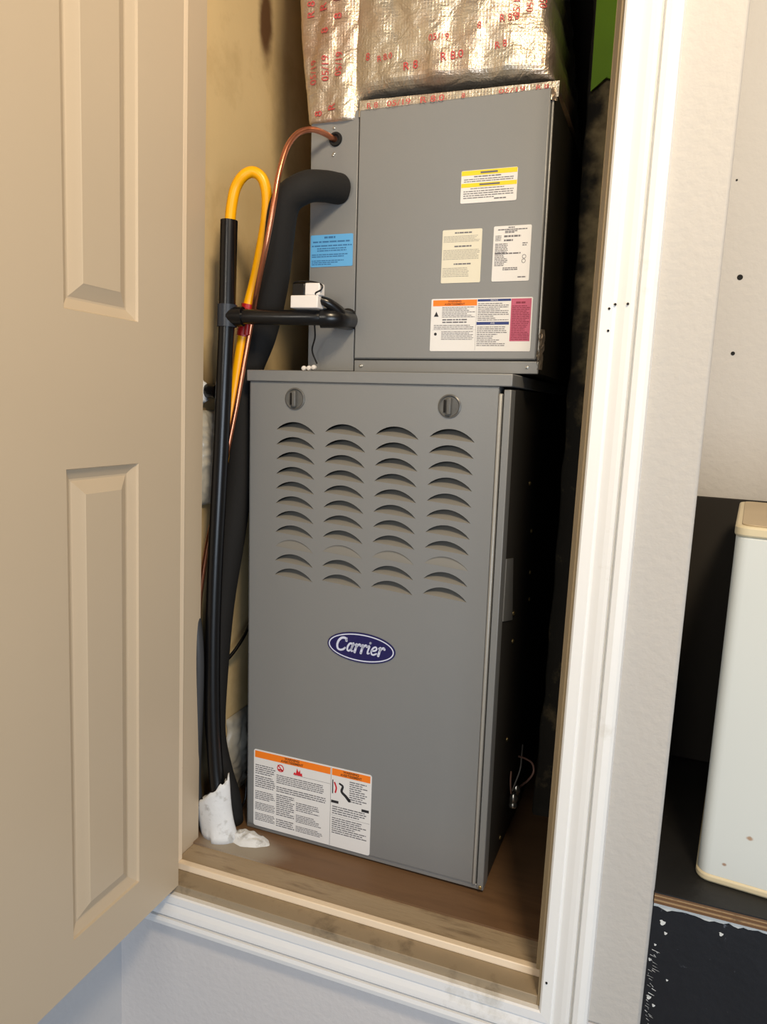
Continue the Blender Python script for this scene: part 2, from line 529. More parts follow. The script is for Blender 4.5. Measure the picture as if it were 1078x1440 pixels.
# ------------------------------------------------------------------ the open panelled door
def make_door():
    x1 = OL + 0.035 + 0.0003                                # face towards the opening
    x0 = x1 - 0.035
    ya, yb = 0.0, -0.622                                    # hinge edge, free edge
    za, zb = -0.0145, 1.905
    cols = [(-0.100, -0.237), (-0.359, -0.496)]
    rows = [(0.056, 0.701), (0.8955, 1.49), (1.60, 1.82)]
    steps = [(0.0, 0.0), (0.0015, -0.0035), (0.014, -0.0095), (0.0165, -0.0095), (0.0185, -0.0085), (0.033, -0.002), (0.0345, -0.0012)]
    ys = sorted({ya, yb} | {c + s for a, b in cols for c, s in ((a, 0), (b, 0))}, reverse=True)
    v, f = [], []
    mb = MB()

    def face(x, sgn):
        zs = sorted({za, zb} | {z for r in rows for z in r})
        for i in range(len(ys) - 1):
            for j in range(len(zs) - 1):
                y_a, y_b, z_a, z_b = ys[i], ys[i + 1], zs[j], zs[j + 1]
                if (y_a, y_b) in cols and (z_a, z_b) in rows:
                    rings = []
                    for d, h in steps:
                        X = x + sgn * h
                        rings.append([(X, y_a - d, z_a + d), (X, y_b + d, z_a + d), (X, y_b + d, z_b - d), (X, y_a - d, z_b - d)])
                    o = len(mb.v)
                    for g in rings:
                        mb.v += g
                    for k in range(len(rings) - 1):
                        for q in range(4):
                            a, b = o + 4 * k + q, o + 4 * k + (q + 1) % 4
                            mb.f.append((a, b, b + 4, a + 4))
                    e = o + 4 * (len(rings) - 1)
                    mb.f.append((e, e + 1, e + 2, e + 3))
                else:
                    mb.quad((x, y_a, z_a), (x, y_b, z_a), (x, y_b, z_b), (x, y_a, z_b))
    face(x1, 1)
    face(x0, -1)
    mb.quad((x0, ya, za), (x1, ya, za), (x1, ya, zb), (x0, ya, zb))
    mb.quad((x0, yb, za), (x1, yb, za), (x1, yb, zb), (x0, yb, zb))
    mb.quad((x0, ya, za), (x1, ya, za), (x1, yb, za), (x0, yb, za))
    mb.quad((x0, ya, zb), (x1, ya, zb), (x1, yb, zb), (x0, yb, zb))
    d = struct(mb.build('door_1', DOORP), 'beige six-panel door standing open at right angles on the left', 'door')
    # knob near the free edge, beyond the frame
    MB().lathe([(0.026, 0), (0.026, 0.006), (0.011, 0.008), (0.011, 0.03), (0.024, 0.04), (0.027, 0.052), (0.018, 0.062), (0.001, 0.064)], (x1, -0.565, 0.83), 'x', 24).build('door_knob', STEEL, d, smooth=True)
    return d


make_door()

# ------------------------------------------------------------------ labels with print
def word_lines(mb, x0, x1, ztop, zbot, n, y, ht=0.45, ragged=0.35, dens=1.0):
    """printed copy too small to read: rows of word-sized strips"""
    if n < 1:
        return
    p = (ztop - zbot) / n
    for i in range(n):
        z1 = ztop - i * p - p * (1 - ht) / 2
        z0 = z1 - p * ht
        end = x1 - (x1 - x0) * ragged * rnd.random() * (1 if rnd.random() < 0.5 else 0.2)
        x = x0
        while x < end:
            wl = rnd.uniform(1.2, 5.0) * p * 0.55
            e = min(x + wl, end)
            mb.quad((x, y, z0), (e, y, z0), (e, y, z1), (x, y, z1))
            x = e + p * 0.28 / dens


def plate(name, parent, x0, x1, z0, z1, m, y=0.0, t=0.0008, label=None, r=0.002):
    mb = MB()
    pts = []
    for cx, cz, a0 in ((x1 - r, z1 - r, 0), (x0 + r, z1 - r, 90), (x0 + r, z0 + r, 180), (x1 - r, z0 + r, 270)):
        for k in range(4):
            a = math.radians(a0 + k * 30)
            pts.append((cx + r * math.cos(a), cz + r * math.sin(a)))
    n = len(pts)
    v = [(px, y - t, pz) for px, pz in pts] + [(px, y + 0.0002, pz) for px, pz in pts]
    f = [tuple(range(n))] + [(i, (i + 1) % n, n + (i + 1) % n, n + i) for i in range(n)]
    mb.add(v, f)
    o = mb.build(name, m, parent)
    if label:
        o['label'] = label
    return o


def split_raw(name, mb, m, parent):
    """one object for each piece of the bunch that does not overlap another"""
    n = len(mb.v)
    par = list(range(n))

    def find(a):
        while par[a] != a:
            a = par[a]
        return a
    for f in mb.f:
        for q in f[1:]:
            par[find(q)] = find(f[0])
    comp = {}
    for i in range(n):
        comp.setdefault(find(i), []).append(i)
    boxes = []
    for c in comp.values():
        xs, zs = [mb.v[i][0] for i in c], [mb.v[i][2] for i in c]
        boxes.append([min(xs), max(xs), min(zs), max(zs), set(c)])
    merged = True
    while merged:
        merged = False
        for a in range(len(boxes)):
            for b in range(a + 1, len(boxes)):
                A, B = boxes[a], boxes[b]
                if A[0] <= B[1] and B[0] <= A[1] and A[2] <= B[3] and B[2] <= A[3]:
                    boxes[a] = [min(A[0], B[0]), max(A[1], B[1]), min(A[2], B[2]), max(A[3], B[3]), A[4] | B[4]]
                    boxes.pop(b)
                    merged = True
                    break
            if merged:
                break
    for bx in boxes:
        ids = sorted(bx[4])
        mp = {o: k for k, o in enumerate(ids)}
        raw(name, [mb.v[i] for i in ids], [tuple(mp[i] for i in f) for f in mb.f if f[0] in mp], m, parent)


def strip(mb, x0, x1, z0, z1, y):
    return mb.quad((x0, y, z0), (x1, y, z0), (x1, y, z1), (x0, y, z1))


def printed(parent, s, x, z, size, m, y, name='lettering', bold=0.0, stretch=1.0):
    vs, fs = text_mesh(s, size, bold=bold)
    return raw(name, [(x + vx * stretch, y, z + vy) for vx, vy, _ in vs], fs, m, parent)


# ------------------------------------------------------------------ gas furnace
W, H = 0.4561, 0.846
FM = ((0.99960392, 0.0255631, -0.01176994), (-0.02563107, 0.99965544, -0.00566053), (0.01162118, 0.00595997, 0.99991471))
fu = empty('gas_furnace', (0.0, 0.174945, 0.0005), FM)
tag(fu, 'tall grey upright furnace with louvered front, standing on the closet floor', 'furnace')
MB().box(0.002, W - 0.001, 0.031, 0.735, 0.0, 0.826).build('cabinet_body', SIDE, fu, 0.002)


def door_panel():
    mb = MB()
    px0, px1, pz0, pz1 = 0.0025, 0.4375, 0.010, 0.8275
    lw, lh, pitch, zb0 = 0.0735, 0.0165, 0.0254, 0.7450
    lx = [0.0553, 0.1472, 0.2385, 0.3298]
    droop = 0.0055
    gx = [lx[0] - 0.009] + [(lx[i] + lw + lx[i + 1]) / 2 for i in range(3)] + [lx[3] + lw + 0.009]
    gz = [zb0 + 0.0174 - pitch * i for i in range(12)]
    N = 12
    q = lambda x, z: (x, 0.0, z)
    # field around the louver area
    strip(mb, px0, px1, gz[0], pz1, 0)
    strip(mb, px0, px1, pz0, gz[-1], 0)
    strip(mb, px0, gx[0], gz[-1], gz[0], 0)
    strip(mb, gx[-1], px1, gz[-1], gz[0], 0)
    for i in range(11):
        for j in range(4):
            zb = zb0 - pitch * i
            x0, x1 = lx[j], lx[j] + lw
            ct, cb = gz[i], gz[i + 1]
            arc = [(x0 + lw * k / N, zb - droop * k / N + droop / 2 + lh * (4 * (k / N) * (1 - k / N)) ** 0.85) for k in range(N + 1)]
            bot = [(x0 + lw * k / N, zb - droop * k / N + droop / 2) for k in range(N + 1)]
            for k in range(N):
                mb.quad(q(*arc[k]), q(*arc[k + 1]), q(arc[k + 1][0], ct), q(arc[k][0], ct))
                mb.quad(q(bot[k][0], cb), q(bot[k + 1][0], cb), q(*bot[k + 1]), q(*bot[k]))
            mb.add([q(gx[j], ct), q(gx[j], cb), q(x0, cb), q(*bot[0]), q(x0, ct)], [(0, 1, 2, 3, 4)])
            mb.add([q(gx[j + 1], ct), q(gx[j + 1], cb), q(x1, cb), q(*bot[N]), q(x1, ct)], [(0, 4, 3, 2, 1)])
    # turned-back edges
    mb.box(px0, px0 + 0.0012, 0.0, 0.03, pz0, pz1)
    mb.box(px1 - 0.0012, px1, 0.0, 0.03, pz0, pz1)
    mb.box(px0, px1, 0.0, 0.03, pz0 - 0.0006, pz0 + 0.0006)
    mb.box(px0, px1, 0.0, 0.03, pz1 - 0.0006, pz1 + 0.0006)
    v, f = mb.v, mb.f
    pn = raw('door_panel', v, f, GREY, fu)
    # pressed-in louvers

    def louver_mesh(depth, closed):
        vv, ff = [], []
        K = 4
        for k in range(N + 1):
            t = k / N
            a = (4 * t * (1 - t)) ** 0.85
            zb = -droop * t + droop / 2
            for s in range(K + 1):
                u = s / K
                vv.append((lw * t, depth * a * (u ** 1.25) + 0.0001, zb + lh * a * u))
            vv.append((lw * t, 0.0001, zb + lh * a) if closed else (lw * t, depth * a + 0.010 * a, zb + lh * a + 0.0006))
        st = K + 2
        for k in range(N):
            for s in range(K + 1):
                a = k * st + s
                ff.append((a, a + st, a + st + 1, a + 1))
        me = bpy.data.meshes.new('louver')
        me.from_pydata(vv, [], ff)
        me.materials.append(LOUVRE)
        for p in me.polygons:
            p.use_smooth = True
        return me
    open_me, flat_me = louver_mesh(0.026, False), louver_mesh(0.0014, True)
    for i in range(11):
        for j in range(4):
            o = link(bpy.data.objects.new('louver', flat_me if i == 8 else open_me))
            o.location = (lx[j], 0, zb0 - pitch * i)
            o.parent = pn
    return pn


pn = door_panel()
MB().box(0.006, 0.43, 0.029, 0.0305, 0.44, 0.82).build('cavity_shade', DARKGAP, fu)  # near-black sheet added as the shade in the hollow behind the louvers
MB().box(-0.0025, W + 0.0015, -0.004, 0.60, 0.8285, 0.8335 + 0.014).build('lid', GREY, fu, 0.0015)
MB().box(0.4375, 0.4432, -0.0035, 0.028, 0.010, 0.818).build('edge_lip', GREY_LIP, fu, 0.002)
MB().box(0.4448, W, 0.0, 0.031, 0.004, 0.824).build('corner_flange', GREY, fu, 0.0012)
MB().box(0.4435, 0.4446, 0.006, 0.031, 0.004, 0.824).build('seam', DARKGAP, fu)
MB().box(0.0, W, 0.002, 0.032, 0.0, 0.009).build('base_rail', GREY, fu, 0.001)
MB().box(0.0, 0.0022, 0.003, 0.032, 0.0, 0.826).build('left_edge', GREY, fu)
for x, z in ((0.0901, 0.8005), (0.3607, 0.7965)):
    k = MB().lathe([(0.0185, 0.0), (0.0185, -0.0012), (0.0165, -0.0022), (0.0155, -0.001), (0.0145, 0.0005), (0.001, 0.0012)], (x, -0.0004, z), 'y', 36).build('latch_knob', KNOB, fu, smooth=True)
    MB().box(x - 0.0038, x + 0.0038, -0.0075, 0.0, z - 0.0135, z + 0.0135).build('thumb_grip', KNOB, k, 0.002)
    MB().box(x - 0.0095, x - 0.0065, -0.0022, 0.0, z - 0.010, z + 0.010).build('slot', DARKGAP, k, 0.0008)
# screws, plate and seam of the furnace side
for y, z in ((0.2041, 0.6652), (0.2499, 0.5719), (0.2628, 0.4906), (0.274, 0.4352), (0.1236, 0.4458), (0.1325, 0.3933), (0.1349, 0.2101), (0.1237, 0.0266)):
    MB().lathe([(0.0042, 0), (0.0042, 0.0012), (0.0022, 0.0026), (0.0005, 0.003)], (W - 0.001, y, z), 'x', 10).build('side_screw', BRASS, fu, smooth=True)
MB().hexa([(W - 0.001, 0.035, 0.455), (W - 0.001, 0.035, 0.558), (W - 0.001, 0.113, 0.437), (W - 0.001, 0.088, 0.550),
           (W + 0.0005, 0.035, 0.455), (W + 0.0005, 0.035, 0.558), (W + 0.0005, 0.113, 0.437), (W + 0.0005, 0.088, 0.550)]).build('side_plate', GREY, fu)
MB().box(0.4486, 0.4536, -0.0022, 0.0, 0.0035, 0.0095).build('corner_screw', BRASS, fu, 0.001)

# oval badge
ex, ez, ea, eb = 0.2240, 0.3858, 0.0625, 0.0262


def ell(k, n, s=1.0):
    a = 2 * PI * k / n
    return ex + ea * s * math.cos(a), ez + (eb - ea * (1 - s)) * math.sin(a)


n = 64
v = [(*[ell(k, n, 1)[0]], -0.0018, ell(k, n, 1)[1]) for k in range(n)] + [(ell(k, n, 1)[0], 0.0003, ell(k, n, 1)[1]) for k in range(n)]
badge = raw('emblem', v, [tuple(range(n))] + [(i, (i + 1) % n, n + (i + 1) % n, n + i) for i in range(n)], NAVY, fu)
badge['label'] = 'oval navy emblem with pale lettering'
o1, o2 = 0.962, 0.928
v = [(ell(k, n, o1)[0], -0.0021, ell(k, n, o1)[1]) for k in range(n)] + [(ell(k, n, o2)[0], -0.0021, ell(k, n, o2)[1]) for k in range(n)]
raw('emblem_ring', v, [(i, (i + 1) % n, n + (i + 1) % n, n + i) for i in range(n)], SILVER, badge)


def brush(mb, pts, w0, w1=None, y=0.0, sub=5):
    """a flat pen stroke through pts (x, z), width w0 to w1"""
    P = spline([(a, b, 0) for a, b in pts], sub)
    w1 = w0 if w1 is None else w1
    L, Rr = [], []
    for i, p in enumerate(P):
        t = (P[min(i + 1, len(P) - 1)] - P[max(i - 1, 0)]).normalized()
        q = Vector((-t.y, t.x, 0))
        ww = (w0 + (w1 - w0) * i / (len(P) - 1)) / 2
        L.append(p + q * ww)
        Rr.append(p - q * ww)
    k = len(P)
    mb.add([(a.x, y, a.y) for a in L] + [(a.x, y, a.y) for a in Rr], [(i, i + 1, k + i + 1, k + i) for i in range(k - 1)])
    for c, ww in ((P[0], w0), (P[-1], w1)):
        m_ = 10
        mb.add([(c.x + ww / 2 * math.cos(2 * PI * j / m_), y, c.y + ww / 2 * math.sin(2 * PI * j / m_)) for j in range(m_)], [tuple(range(m_))])


LET = {
    'C': (1.35, [([(1.12, 1.18), (1.02, 1.42), (0.72, 1.5), (0.38, 1.38), (0.14, 1.0), (0.1, 0.55), (0.26, 0.15), (0.6, 0.0), (0.95, 0.1), (1.15, 0.32)], 0.27, 0.2),
                 ([(1.14, 1.5), (1.1, 1.12)], 0.12, 0.12)]),
    'a': (0.95, [([(0.66, 0.72), (0.5, 0.94), (0.26, 0.88), (0.1, 0.5), (0.14, 0.14), (0.34, 0.03), (0.54, 0.2), (0.66, 0.5)], 0.22, 0.18),
                 ([(0.72, 0.98), (0.62, 0.3), (0.68, 0.05), (0.88, 0.1)], 0.25, 0.12)]),
    'r': (0.78, [([(0.05, 0.84), (0.24, 0.95), (0.18, 0.4), (0.16, 0.0)], 0.2, 0.27),
                 ([(0.2, 0.5), (0.36, 0.84), (0.56, 0.98), (0.7, 0.86)], 0.16, 0.27)]),
    'i': (0.5, [([(0.05, 0.84), (0.24, 0.95), (0.18, 0.4), (0.2, 0.06), (0.4, 0.12)], 0.2, 0.16), ([(0.25, 1.32), (0.26, 1.34)], 0.25, 0.25)]),
    'e': (0.9, [([(0.14, 0.45), (0.5, 0.52), (0.68, 0.72), (0.52, 0.95), (0.26, 0.82), (0.1, 0.45), (0.2, 0.1), (0.46, 0.02), (0.76, 0.2)], 0.18, 0.18)]),
}
word = 'Carrier'
tw = sum(LET[c][0] for c in word)
sc_ = 0.0885 / tw
mb = MB()
x = -tw / 2
for c in word:
    adv, strokes = LET[c]
    for pts, w0, w1 in strokes:
        brush(mb, [(ex - 0.001 + (x + a + 0.22 * (b - 0.6)) * sc_, ez + (b - 0.60) * sc_ * 1.02) for a, b in pts], w0 * sc_ * 1.12, w1 * sc_ * 1.12, -0.0021)
    x += adv
raw('lettering', mb.v, mb.f, SILVER, badge)

# big safety label at the bottom left of the front
lb = plate('safety_label', fu, 0.0160, 0.2515, 0.009, 0.1600, LABEL_W, 0, 0.0008, 'white safety label with orange headers and red pictograms', 0.004)
y1, y2 = -0.0010, -0.0012
mb = MB()
strip(mb, 0.0185, 0.1725, 0.1445, 0.1575, y1)
strip(mb, 0.1755, 0.2490, 0.1445, 0.1575, y1)
split_raw('orange_header', mb, ORANGE, lb)
printed(lb, 'WARNING', 0.0955, 0.1540, 0.0062, BROWNINK, y2, bold=0.0002)
printed(lb, 'AVERTISSEMENT', 0.0955, 0.1482, 0.0062, BROWNINK, y2, bold=0.0002)
printed(lb, 'WARNING', 0.2125, 0.1540, 0.0062, BROWNINK, y2, bold=0.0002)
printed(lb, 'AVERTISSEMENT', 0.2125, 0.1482, 0.0062, BROWNINK, y2, bold=0.0002, stretch=0.9)
mb = MB()
word_lines(mb, 0.0195, 0.062, 0.132, 0.112, 5, y1)
word_lines(mb, 0.0195, 0.062, 0.110, 0.086, 6, y1)
word_lines(mb, 0.0640, 0.160, 0.121, 0.103, 5, y1, 0.45, 0.15)
word_lines(mb, 0.0640, 0.165, 0.098, 0.086, 3, y1, 0.45, 0.1)
word_lines(mb, 0.0640, 0.1030, 0.083, 0.040, 11, y1)
word_lines(mb, 0.105, 0.152, 0.076, 0.058, 5, y1)
word_lines(mb, 0.105, 0.160, 0.052, 0.036, 5, y1)
word_lines(mb, 0.105, 0.160, 0.030, 0.018, 4, y1)
word_lines(mb, 0.0195, 0.0615, 0.080, 0.062, 5, y1)
word_lines(mb, 0.0195, 0.0615, 0.057, 0.041, 5, y1)
word_lines(mb, 0.0195, 0.0615, 0.036, 0.020, 5, y1)
word_lines(mb, 0.0640, 0.1030, 0.034, 0.018, 4, y1)
word_lines(mb, 0.2100, 0.2440, 0.1405, 0.100, 10, y1)
word_lines(mb, 0.1775, 0.2450, 0.088, 0.071, 4, y1)
word_lines(mb, 0.1775, 0.2450, 0.066, 0.034, 8, y1)
strip(mb, 0.1735, 0.1741, 0.010, 0.158, y1)
strip(mb, 0.100, 0.173, 0.1265, 0.1270, y1)
strip(mb, 0.176, 0.250, 0.0685, 0.0689, y1)
raw('printed_copy', mb.v, mb.f, INK, lb)['kind'] = 'stuff'
mb = MB()
strip(mb, 0.1750, 0.1895, 0.0925, 0.0975, y1)
strip(mb, 0.2340, 0.2480, 0.0885, 0.0935, y1)
brush(mb, [(0.191, 0.131), (0.197, 0.127), (0.195, 0.117), (0.203, 0.110), (0.210, 0.103)], 0.0035, 0.006, y1)
strip(mb, 0.1765, 0.1785, 0.110, 0.136, y1)
split_raw('black_mark', mb, INKD, lb)
mb = MB()
cx, cz, rr = 0.072, 0.1335, 0.0072                         # prohibition ring
mb.add([(cx + r * math.cos(2 * PI * k / 24), y1, cz + r * math.sin(2 * PI * k / 24)) for r in (rr, rr * 0.74) for k in range(24)],
       [(i, (i + 1) % 24, 24 + (i + 1) % 24, 24 + i) for i in range(24)])
brush(mb, [(cx - 0.005, cz + 0.005), (cx + 0.005, cz - 0.005)], 0.002, 0.002, y1)
brush(mb, [(cx - 0.003, cz - 0.003), (cx + 0.003, cz - 0.003)], 0.003, 0.003, y1)
fl = [(0.098, 0.1275), (0.101, 0.133), (0.1035, 0.1305), (0.106, 0.141), (0.109, 0.134), (0.112, 0.139), (0.113, 0.132), (0.116, 0.1335), (0.117, 0.1275)]
mb.add([(a, y1, b) for a, b in fl], [tuple(range(len(fl)))])
brush(mb, [(0.181, 0.131), (0.1845, 0.122), (0.183, 0.113)], 0.003, 0.003, y1)
split_raw('red_pictogram', mb, REDINK, lb)

# ------------------------------------------------------------------ coil cabinet on top
CM = ((0.99979628, 0.01394459, -0.01459277), (-0.01405348, 0.99987396, -0.00738609), (0.01448793, 0.00758966, 0.99986624))
co = empty('coil_cabinet', (0.073727, 0.226897, 0.852303), CM)
tag(co, 'grey sheet metal coil cabinet with several labels, sitting on top of the furnace', 'cabinet')
CW_, CH = 0.4005, 0.4180
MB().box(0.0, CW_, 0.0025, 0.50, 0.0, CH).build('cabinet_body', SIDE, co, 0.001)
MB().box(0.0, 0.0862, 0.0, 0.004, 0.0, CH).build('pipe_panel', GREY, co, 0.0008)
MB().box(0.0885, 0.3965, -0.004, 0.004, 0.0205, CH - 0.001).build('door_panel', GREY, co, 0.0025)
MB().box(0.0885, CW_, -0.001, 0.004, -0.001, 0.0185).build('bottom_flange', GREY, co, 0.0012)
MB().box(0.3972, CW_, -0.0005, 0.02, 0.0205, CH).build('corner_edge', GREY_LIP, co, 0.001)
for x, z, y in ((0.1005, 0.0085, -0.001), (0.103, 0.009, -0.001), (0.383, 0.009, -0.001), (0.0425, 0.3951, 0), (0.0434, 0.355, 0), (0.0415, 0.3525, 0)):
    MB().lathe([(0.0005, -0.0022), (0.0022, -0.0016), (0.0028, 0.0005)], (x, y, z), 'y', 12).build('screw', STEEL, co, smooth=True)
MB().lathe([(0.0065, -0.0005), (0.0075, -0.004), (0.0105, -0.004), (0.0115, -0.0015), (0.0115, 0.001)], (0.0455, 0, 0.3771), 'y', 24).build('rubber_grommet', BLACKFOAM, co, smooth=True)
MB().lathe([(0.0225, -0.002), (0.0245, -0.0012), (0.0245, 0.001)], (0.050, 0, 0.300), 'y', 28).build('pipe_grommet', BLACKFOAM, co, smooth=True)
MB().lathe([(0.0155, -0.002), (0.017, -0.0012), (0.017, 0.001)], (0.0745, 0, 0.0876), 'y', 28).build('pipe_grommet', BLACKPIPE, co, smooth=True)
# coil labels (surface of the big panel is y = -0.004)
yp = -0.004
l1 = plate('caution_label', co, 0.2645, 0.3527, 0.2600, 0.3085, LABEL_W, yp, label='small white label with two yellow bands')
mb = MB()
strip(mb, 0.2650, 0.3522, 0.3010, 0.3080, yp - 0.001)
strip(mb, 0.2650, 0.3522, 0.2835, 0.2895, yp - 0.001)
split_raw('yellow_band', mb, YEL, l1)
mb = MB()
strip(mb, 0.295, 0.322, 0.3030, 0.3058, yp - 0.0012)
strip(mb, 0.294, 0.326, 0.2855, 0.2880, yp - 0.0012)
word_lines(mb, 0.285, 0.335, 0.3005, 0.297, 1, yp - 0.001)
word_lines(mb, 0.269, 0.348, 0.2965, 0.2905, 2, yp - 0.001, 0.4)
word_lines(mb, 0.280, 0.338, 0.2825, 0.2800, 1, yp - 0.001)
word_lines(mb, 0.269, 0.350, 0.2790, 0.2660, 4, yp - 0.001, 0.4, 0.4)
word_lines(mb, 0.318, 0.338, 0.2665, 0.2635, 1, yp - 0.001, 0.6)
raw('printed_copy', mb.v, mb.f, INK, l1)['kind'] = 'stuff'

l2 = plate('instruction_label', co, 0.2378, 0.3020, 0.1400, 0.2215, LABEL_C, yp, label='cream white label of pale print')
mb = MB()
for a, b, nn in ((0.2125, 0.2020, 5), (0.1915, 0.1755, 7), (0.1640, 0.1490, 6)):
    word_lines(mb, 0.2400, 0.2995 if nn != 6 else 0.283, a, b, nn, yp - 0.001, 0.4, 0.15)
raw('printed_copy', mb.v, mb.f, INKL, l2)['kind'] = 'stuff'
mb = MB()
for zc in (0.2165, 0.1960, 0.1690):
    word_lines(mb, 0.258, 0.286, zc + 0.0014, zc - 0.0014, 1, yp - 0.001, 0.75, 0.1)
raw('heading', mb.v, mb.f, INK, l2)['kind'] = 'stuff'

l3 = plate('rating_label', co, 0.3203, 0.3787, 0.1403, 0.2230, LABEL_W, yp, label='white rating label with certification rings')
mb = MB()
word_lines(mb, 0.343, 0.356, 0.2215, 0.2195, 1, yp - 0.001, 0.8)
word_lines(mb, 0.327, 0.374, 0.2185, 0.2165, 1, yp - 0.001, 0.8, 0.05)
word_lines(mb, 0.338, 0.360, 0.2160, 0.2120, 2, yp - 0.001, 0.7)
word_lines(mb, 0.337, 0.363, 0.2090, 0.2060, 1, yp - 0.001, 0.9, 0.05)
word_lines(mb, 0.337, 0.351, 0.2030, 0.2000, 1, yp - 0.001, 0.9, 0.05)
word_lines(mb, 0.3235, 0.333, 0.2095, 0.2005, 4, yp - 0.001, 0.5)
word_lines(mb, 0.3235, 0.344, 0.1975, 0.1630, 14, yp - 0.001, 0.5, 0.4)
word_lines(mb, 0.3235, 0.364, 0.1840, 0.1800, 1, yp - 0.001, 0.5, 0.05)
word_lines(mb, 0.337, 0.361, 0.1615, 0.1565, 2, yp - 0.001, 0.6, 0.2)
word_lines(mb, 0.366, 0.374, 0.1980, 0.1920, 2, yp - 0.001, 0.5)
word_lines(mb, 0.361, 0.374, 0.1475, 0.1450, 1, yp - 0.001, 0.7)
for cx, cz in ((0.3695, 0.1765), (0.3690, 0.1700)):
    mb.add([(cx + r * math.cos(2 * PI * k / 16), yp - 0.001, cz + r * math.sin(2 * PI * k / 16)) for r in (0.0032, 0.0024) for k in range(16)],
           [(i, (i + 1) % 16, 16 + (i + 1) % 16, 16 + i) for i in range(16)])
raw('printed_copy', mb.v, mb.f, INK, l3)['kind'] = 'stuff'

l4 = plate('warning_label', co, 0.2235, 0.3868, 0.0335, 0.1158, LABEL_W, yp, label='wide white label with orange, navy and pink fields')
ya_ = yp - 0.0010
yb_ = yp - 0.0012
mb = MB()
strip(mb, 0.2265, 0.2990, 0.1045, 0.1138, ya_)
split_raw('orange_header', mb, ORANGE, l4)
printed(l4, 'WARNING', 0.2625, 0.1114, 0.0046, BROWNINK, yb_, bold=0.0001)
printed(l4, 'AVERTISSEMENT', 0.2625, 0.1070, 0.0046, BROWNINK, yb_, bold=0.0001)
mb = MB()
strip(mb, 0.3000, 0.3530, 0.1105, 0.1140, ya_)
strip(mb, 0.2995, 0.3515, 0.0745, 0.0790, ya_)
split_raw('navy_header', mb, NAVYP, l4)
printed(l4, 'NOTICE', 0.3265, 0.1122, 0.0032, LABEL_W, yb_)
printed(l4, 'AVIS', 0.3255, 0.0767, 0.0034, LABEL_W, yb_)
mb = MB()
strip(mb, 0.3535, 0.3850, 0.0490, 0.1140, ya_)
raw('pink_field', mb.v, mb.f, PINK, l4)
mb = MB()
word_lines(mb, 0.3555, 0.3835, 0.1040, 0.0505, 20, yb_, 0.45, 0.3)
word_lines(mb, 0.3610, 0.3780, 0.1095, 0.1060, 1, yb_, 0.8, 0.1)
raw('maroon_copy', mb.v, mb.f, PINKINK, l4)['kind'] = 'stuff'
mb = MB()
word_lines(mb, 0.242, 0.297, 0.1035, 0.0860, 7, ya_, 0.4, 0.3)
word_lines(mb, 0.243, 0.284, 0.0850, 0.0770, 2, ya_, 0.5, 0.1)
word_lines(mb, 0.229, 0.295, 0.0755, 0.0675, 3, ya_, 0.4, 0.3)
word_lines(mb, 0.242, 0.296, 0.0655, 0.0510, 6, ya_, 0.4, 0.3)
word_lines(mb, 0.301, 0.351, 0.1085, 0.0805, 10, ya_, 0.4, 0.5)
word_lines(mb, 0.301, 0.350, 0.0725, 0.0410, 11, ya_, 0.4, 0.5)
strip(mb, 0.2985, 0.2988, 0.0350, 0.104, ya_)
strip(mb, 0.2265, 0.2985, 0.0668, 0.0670, ya_)
raw('printed_copy', mb.v, mb.f, INK, l4)['kind'] = 'stuff'
mb = MB()
mb.add([(0.2285, ya_, 0.0880), (0.2365, ya_, 0.0880), (0.2325, ya_, 0.0960)], [(0, 1, 2)])
mb.add([(0.2322 + 0.0024 * math.cos(2 * PI * k / 12), ya_, 0.0605 + 0.0024 * math.sin(2 * PI * k / 12)) for k in range(12)], [tuple(range(12))])
split_raw('black_pictogram', mb, INKD, l4)

l5 = plate('blue_label', co, 0.0025, 0.0808, 0.1740, 0.2262, LABEL_B, 0, label='blue sticker of dark blue print')
mb = MB()
word_lines(mb, 0.028, 0.050, 0.2240, 0.2195, 1, -0.001, 0.7, 0.05)
word_lines(mb, 0.007, 0.0775, 0.2175, 0.2120, 1, -0.001, 0.45, 0.02)
word_lines(mb, 0.005, 0.0790, 0.2105, 0.2060, 1, -0.001, 0.45, 0.02)
word_lines(mb, 0.015, 0.070, 0.2055, 0.1985, 2, -0.001, 0.5, 0.1)
word_lines(mb, 0.005, 0.072, 0.1955, 0.1890, 2, -0.001, 0.5, 0.2)
word_lines(mb, 0.005, 0.070, 0.1855, 0.1765, 3, -0.001, 0.5, 0.5)
raw('printed_copy', mb.v, mb.f, INKB, l5)['kind'] = 'stuff'


# ------------------------------------------------------------------ foil-wrapped duct above
def fnoise(x, z, s, a):
    return (noise.noise(Vector((x * s, z * s, 3.1)))) * a


def main_front(x, z):
    """y of the puffed front insulation"""
    xl, xr = xl_main(z), xr_main(z)
    t = (x - xl) / (xr - xl)
    edge = max(0.0, min(1, t)) * max(0.0, 1 - max(0, min(1, t)))
    bulge = 0.030 * min(1.0, (4 * edge)) ** 0.5
    low = min(1.0, max(0.0, (z - 1.2905) / 0.016)) ** 0.5
    crease = fnoise(x, z * 0.35, 26, 0.008) + fnoise(x, z, 55, 0.0028)
    return 0.232 - bulge * low + crease * min(1, low + 0.2) * min(1, 6 * edge + 0.1)


def xl_main(z):
    return 0.140


def xr_main(z):
    return 0.4655 - max(0, z - 1.29) * 0.16 + 0.003 * math.sin(z * 90)


def xl_left(z):
    t = min(1, max(0, (z - 1.25) / 0.30))
    return 0.0655 - 0.030 * t - 0.006 * math.sin(t * PI)


def left_front(x, z):
    t = (x - xl_left(z)) / (0.150 - xl_left(z))
    t = max(0, min(1, t))
    return 0.226 - 0.010 * (4 * t * (1 - t)) ** 0.5 + fnoise(x, z * 0.4, 36, 0.0045) + fnoise(x + 4, z, 70, 0.0022)


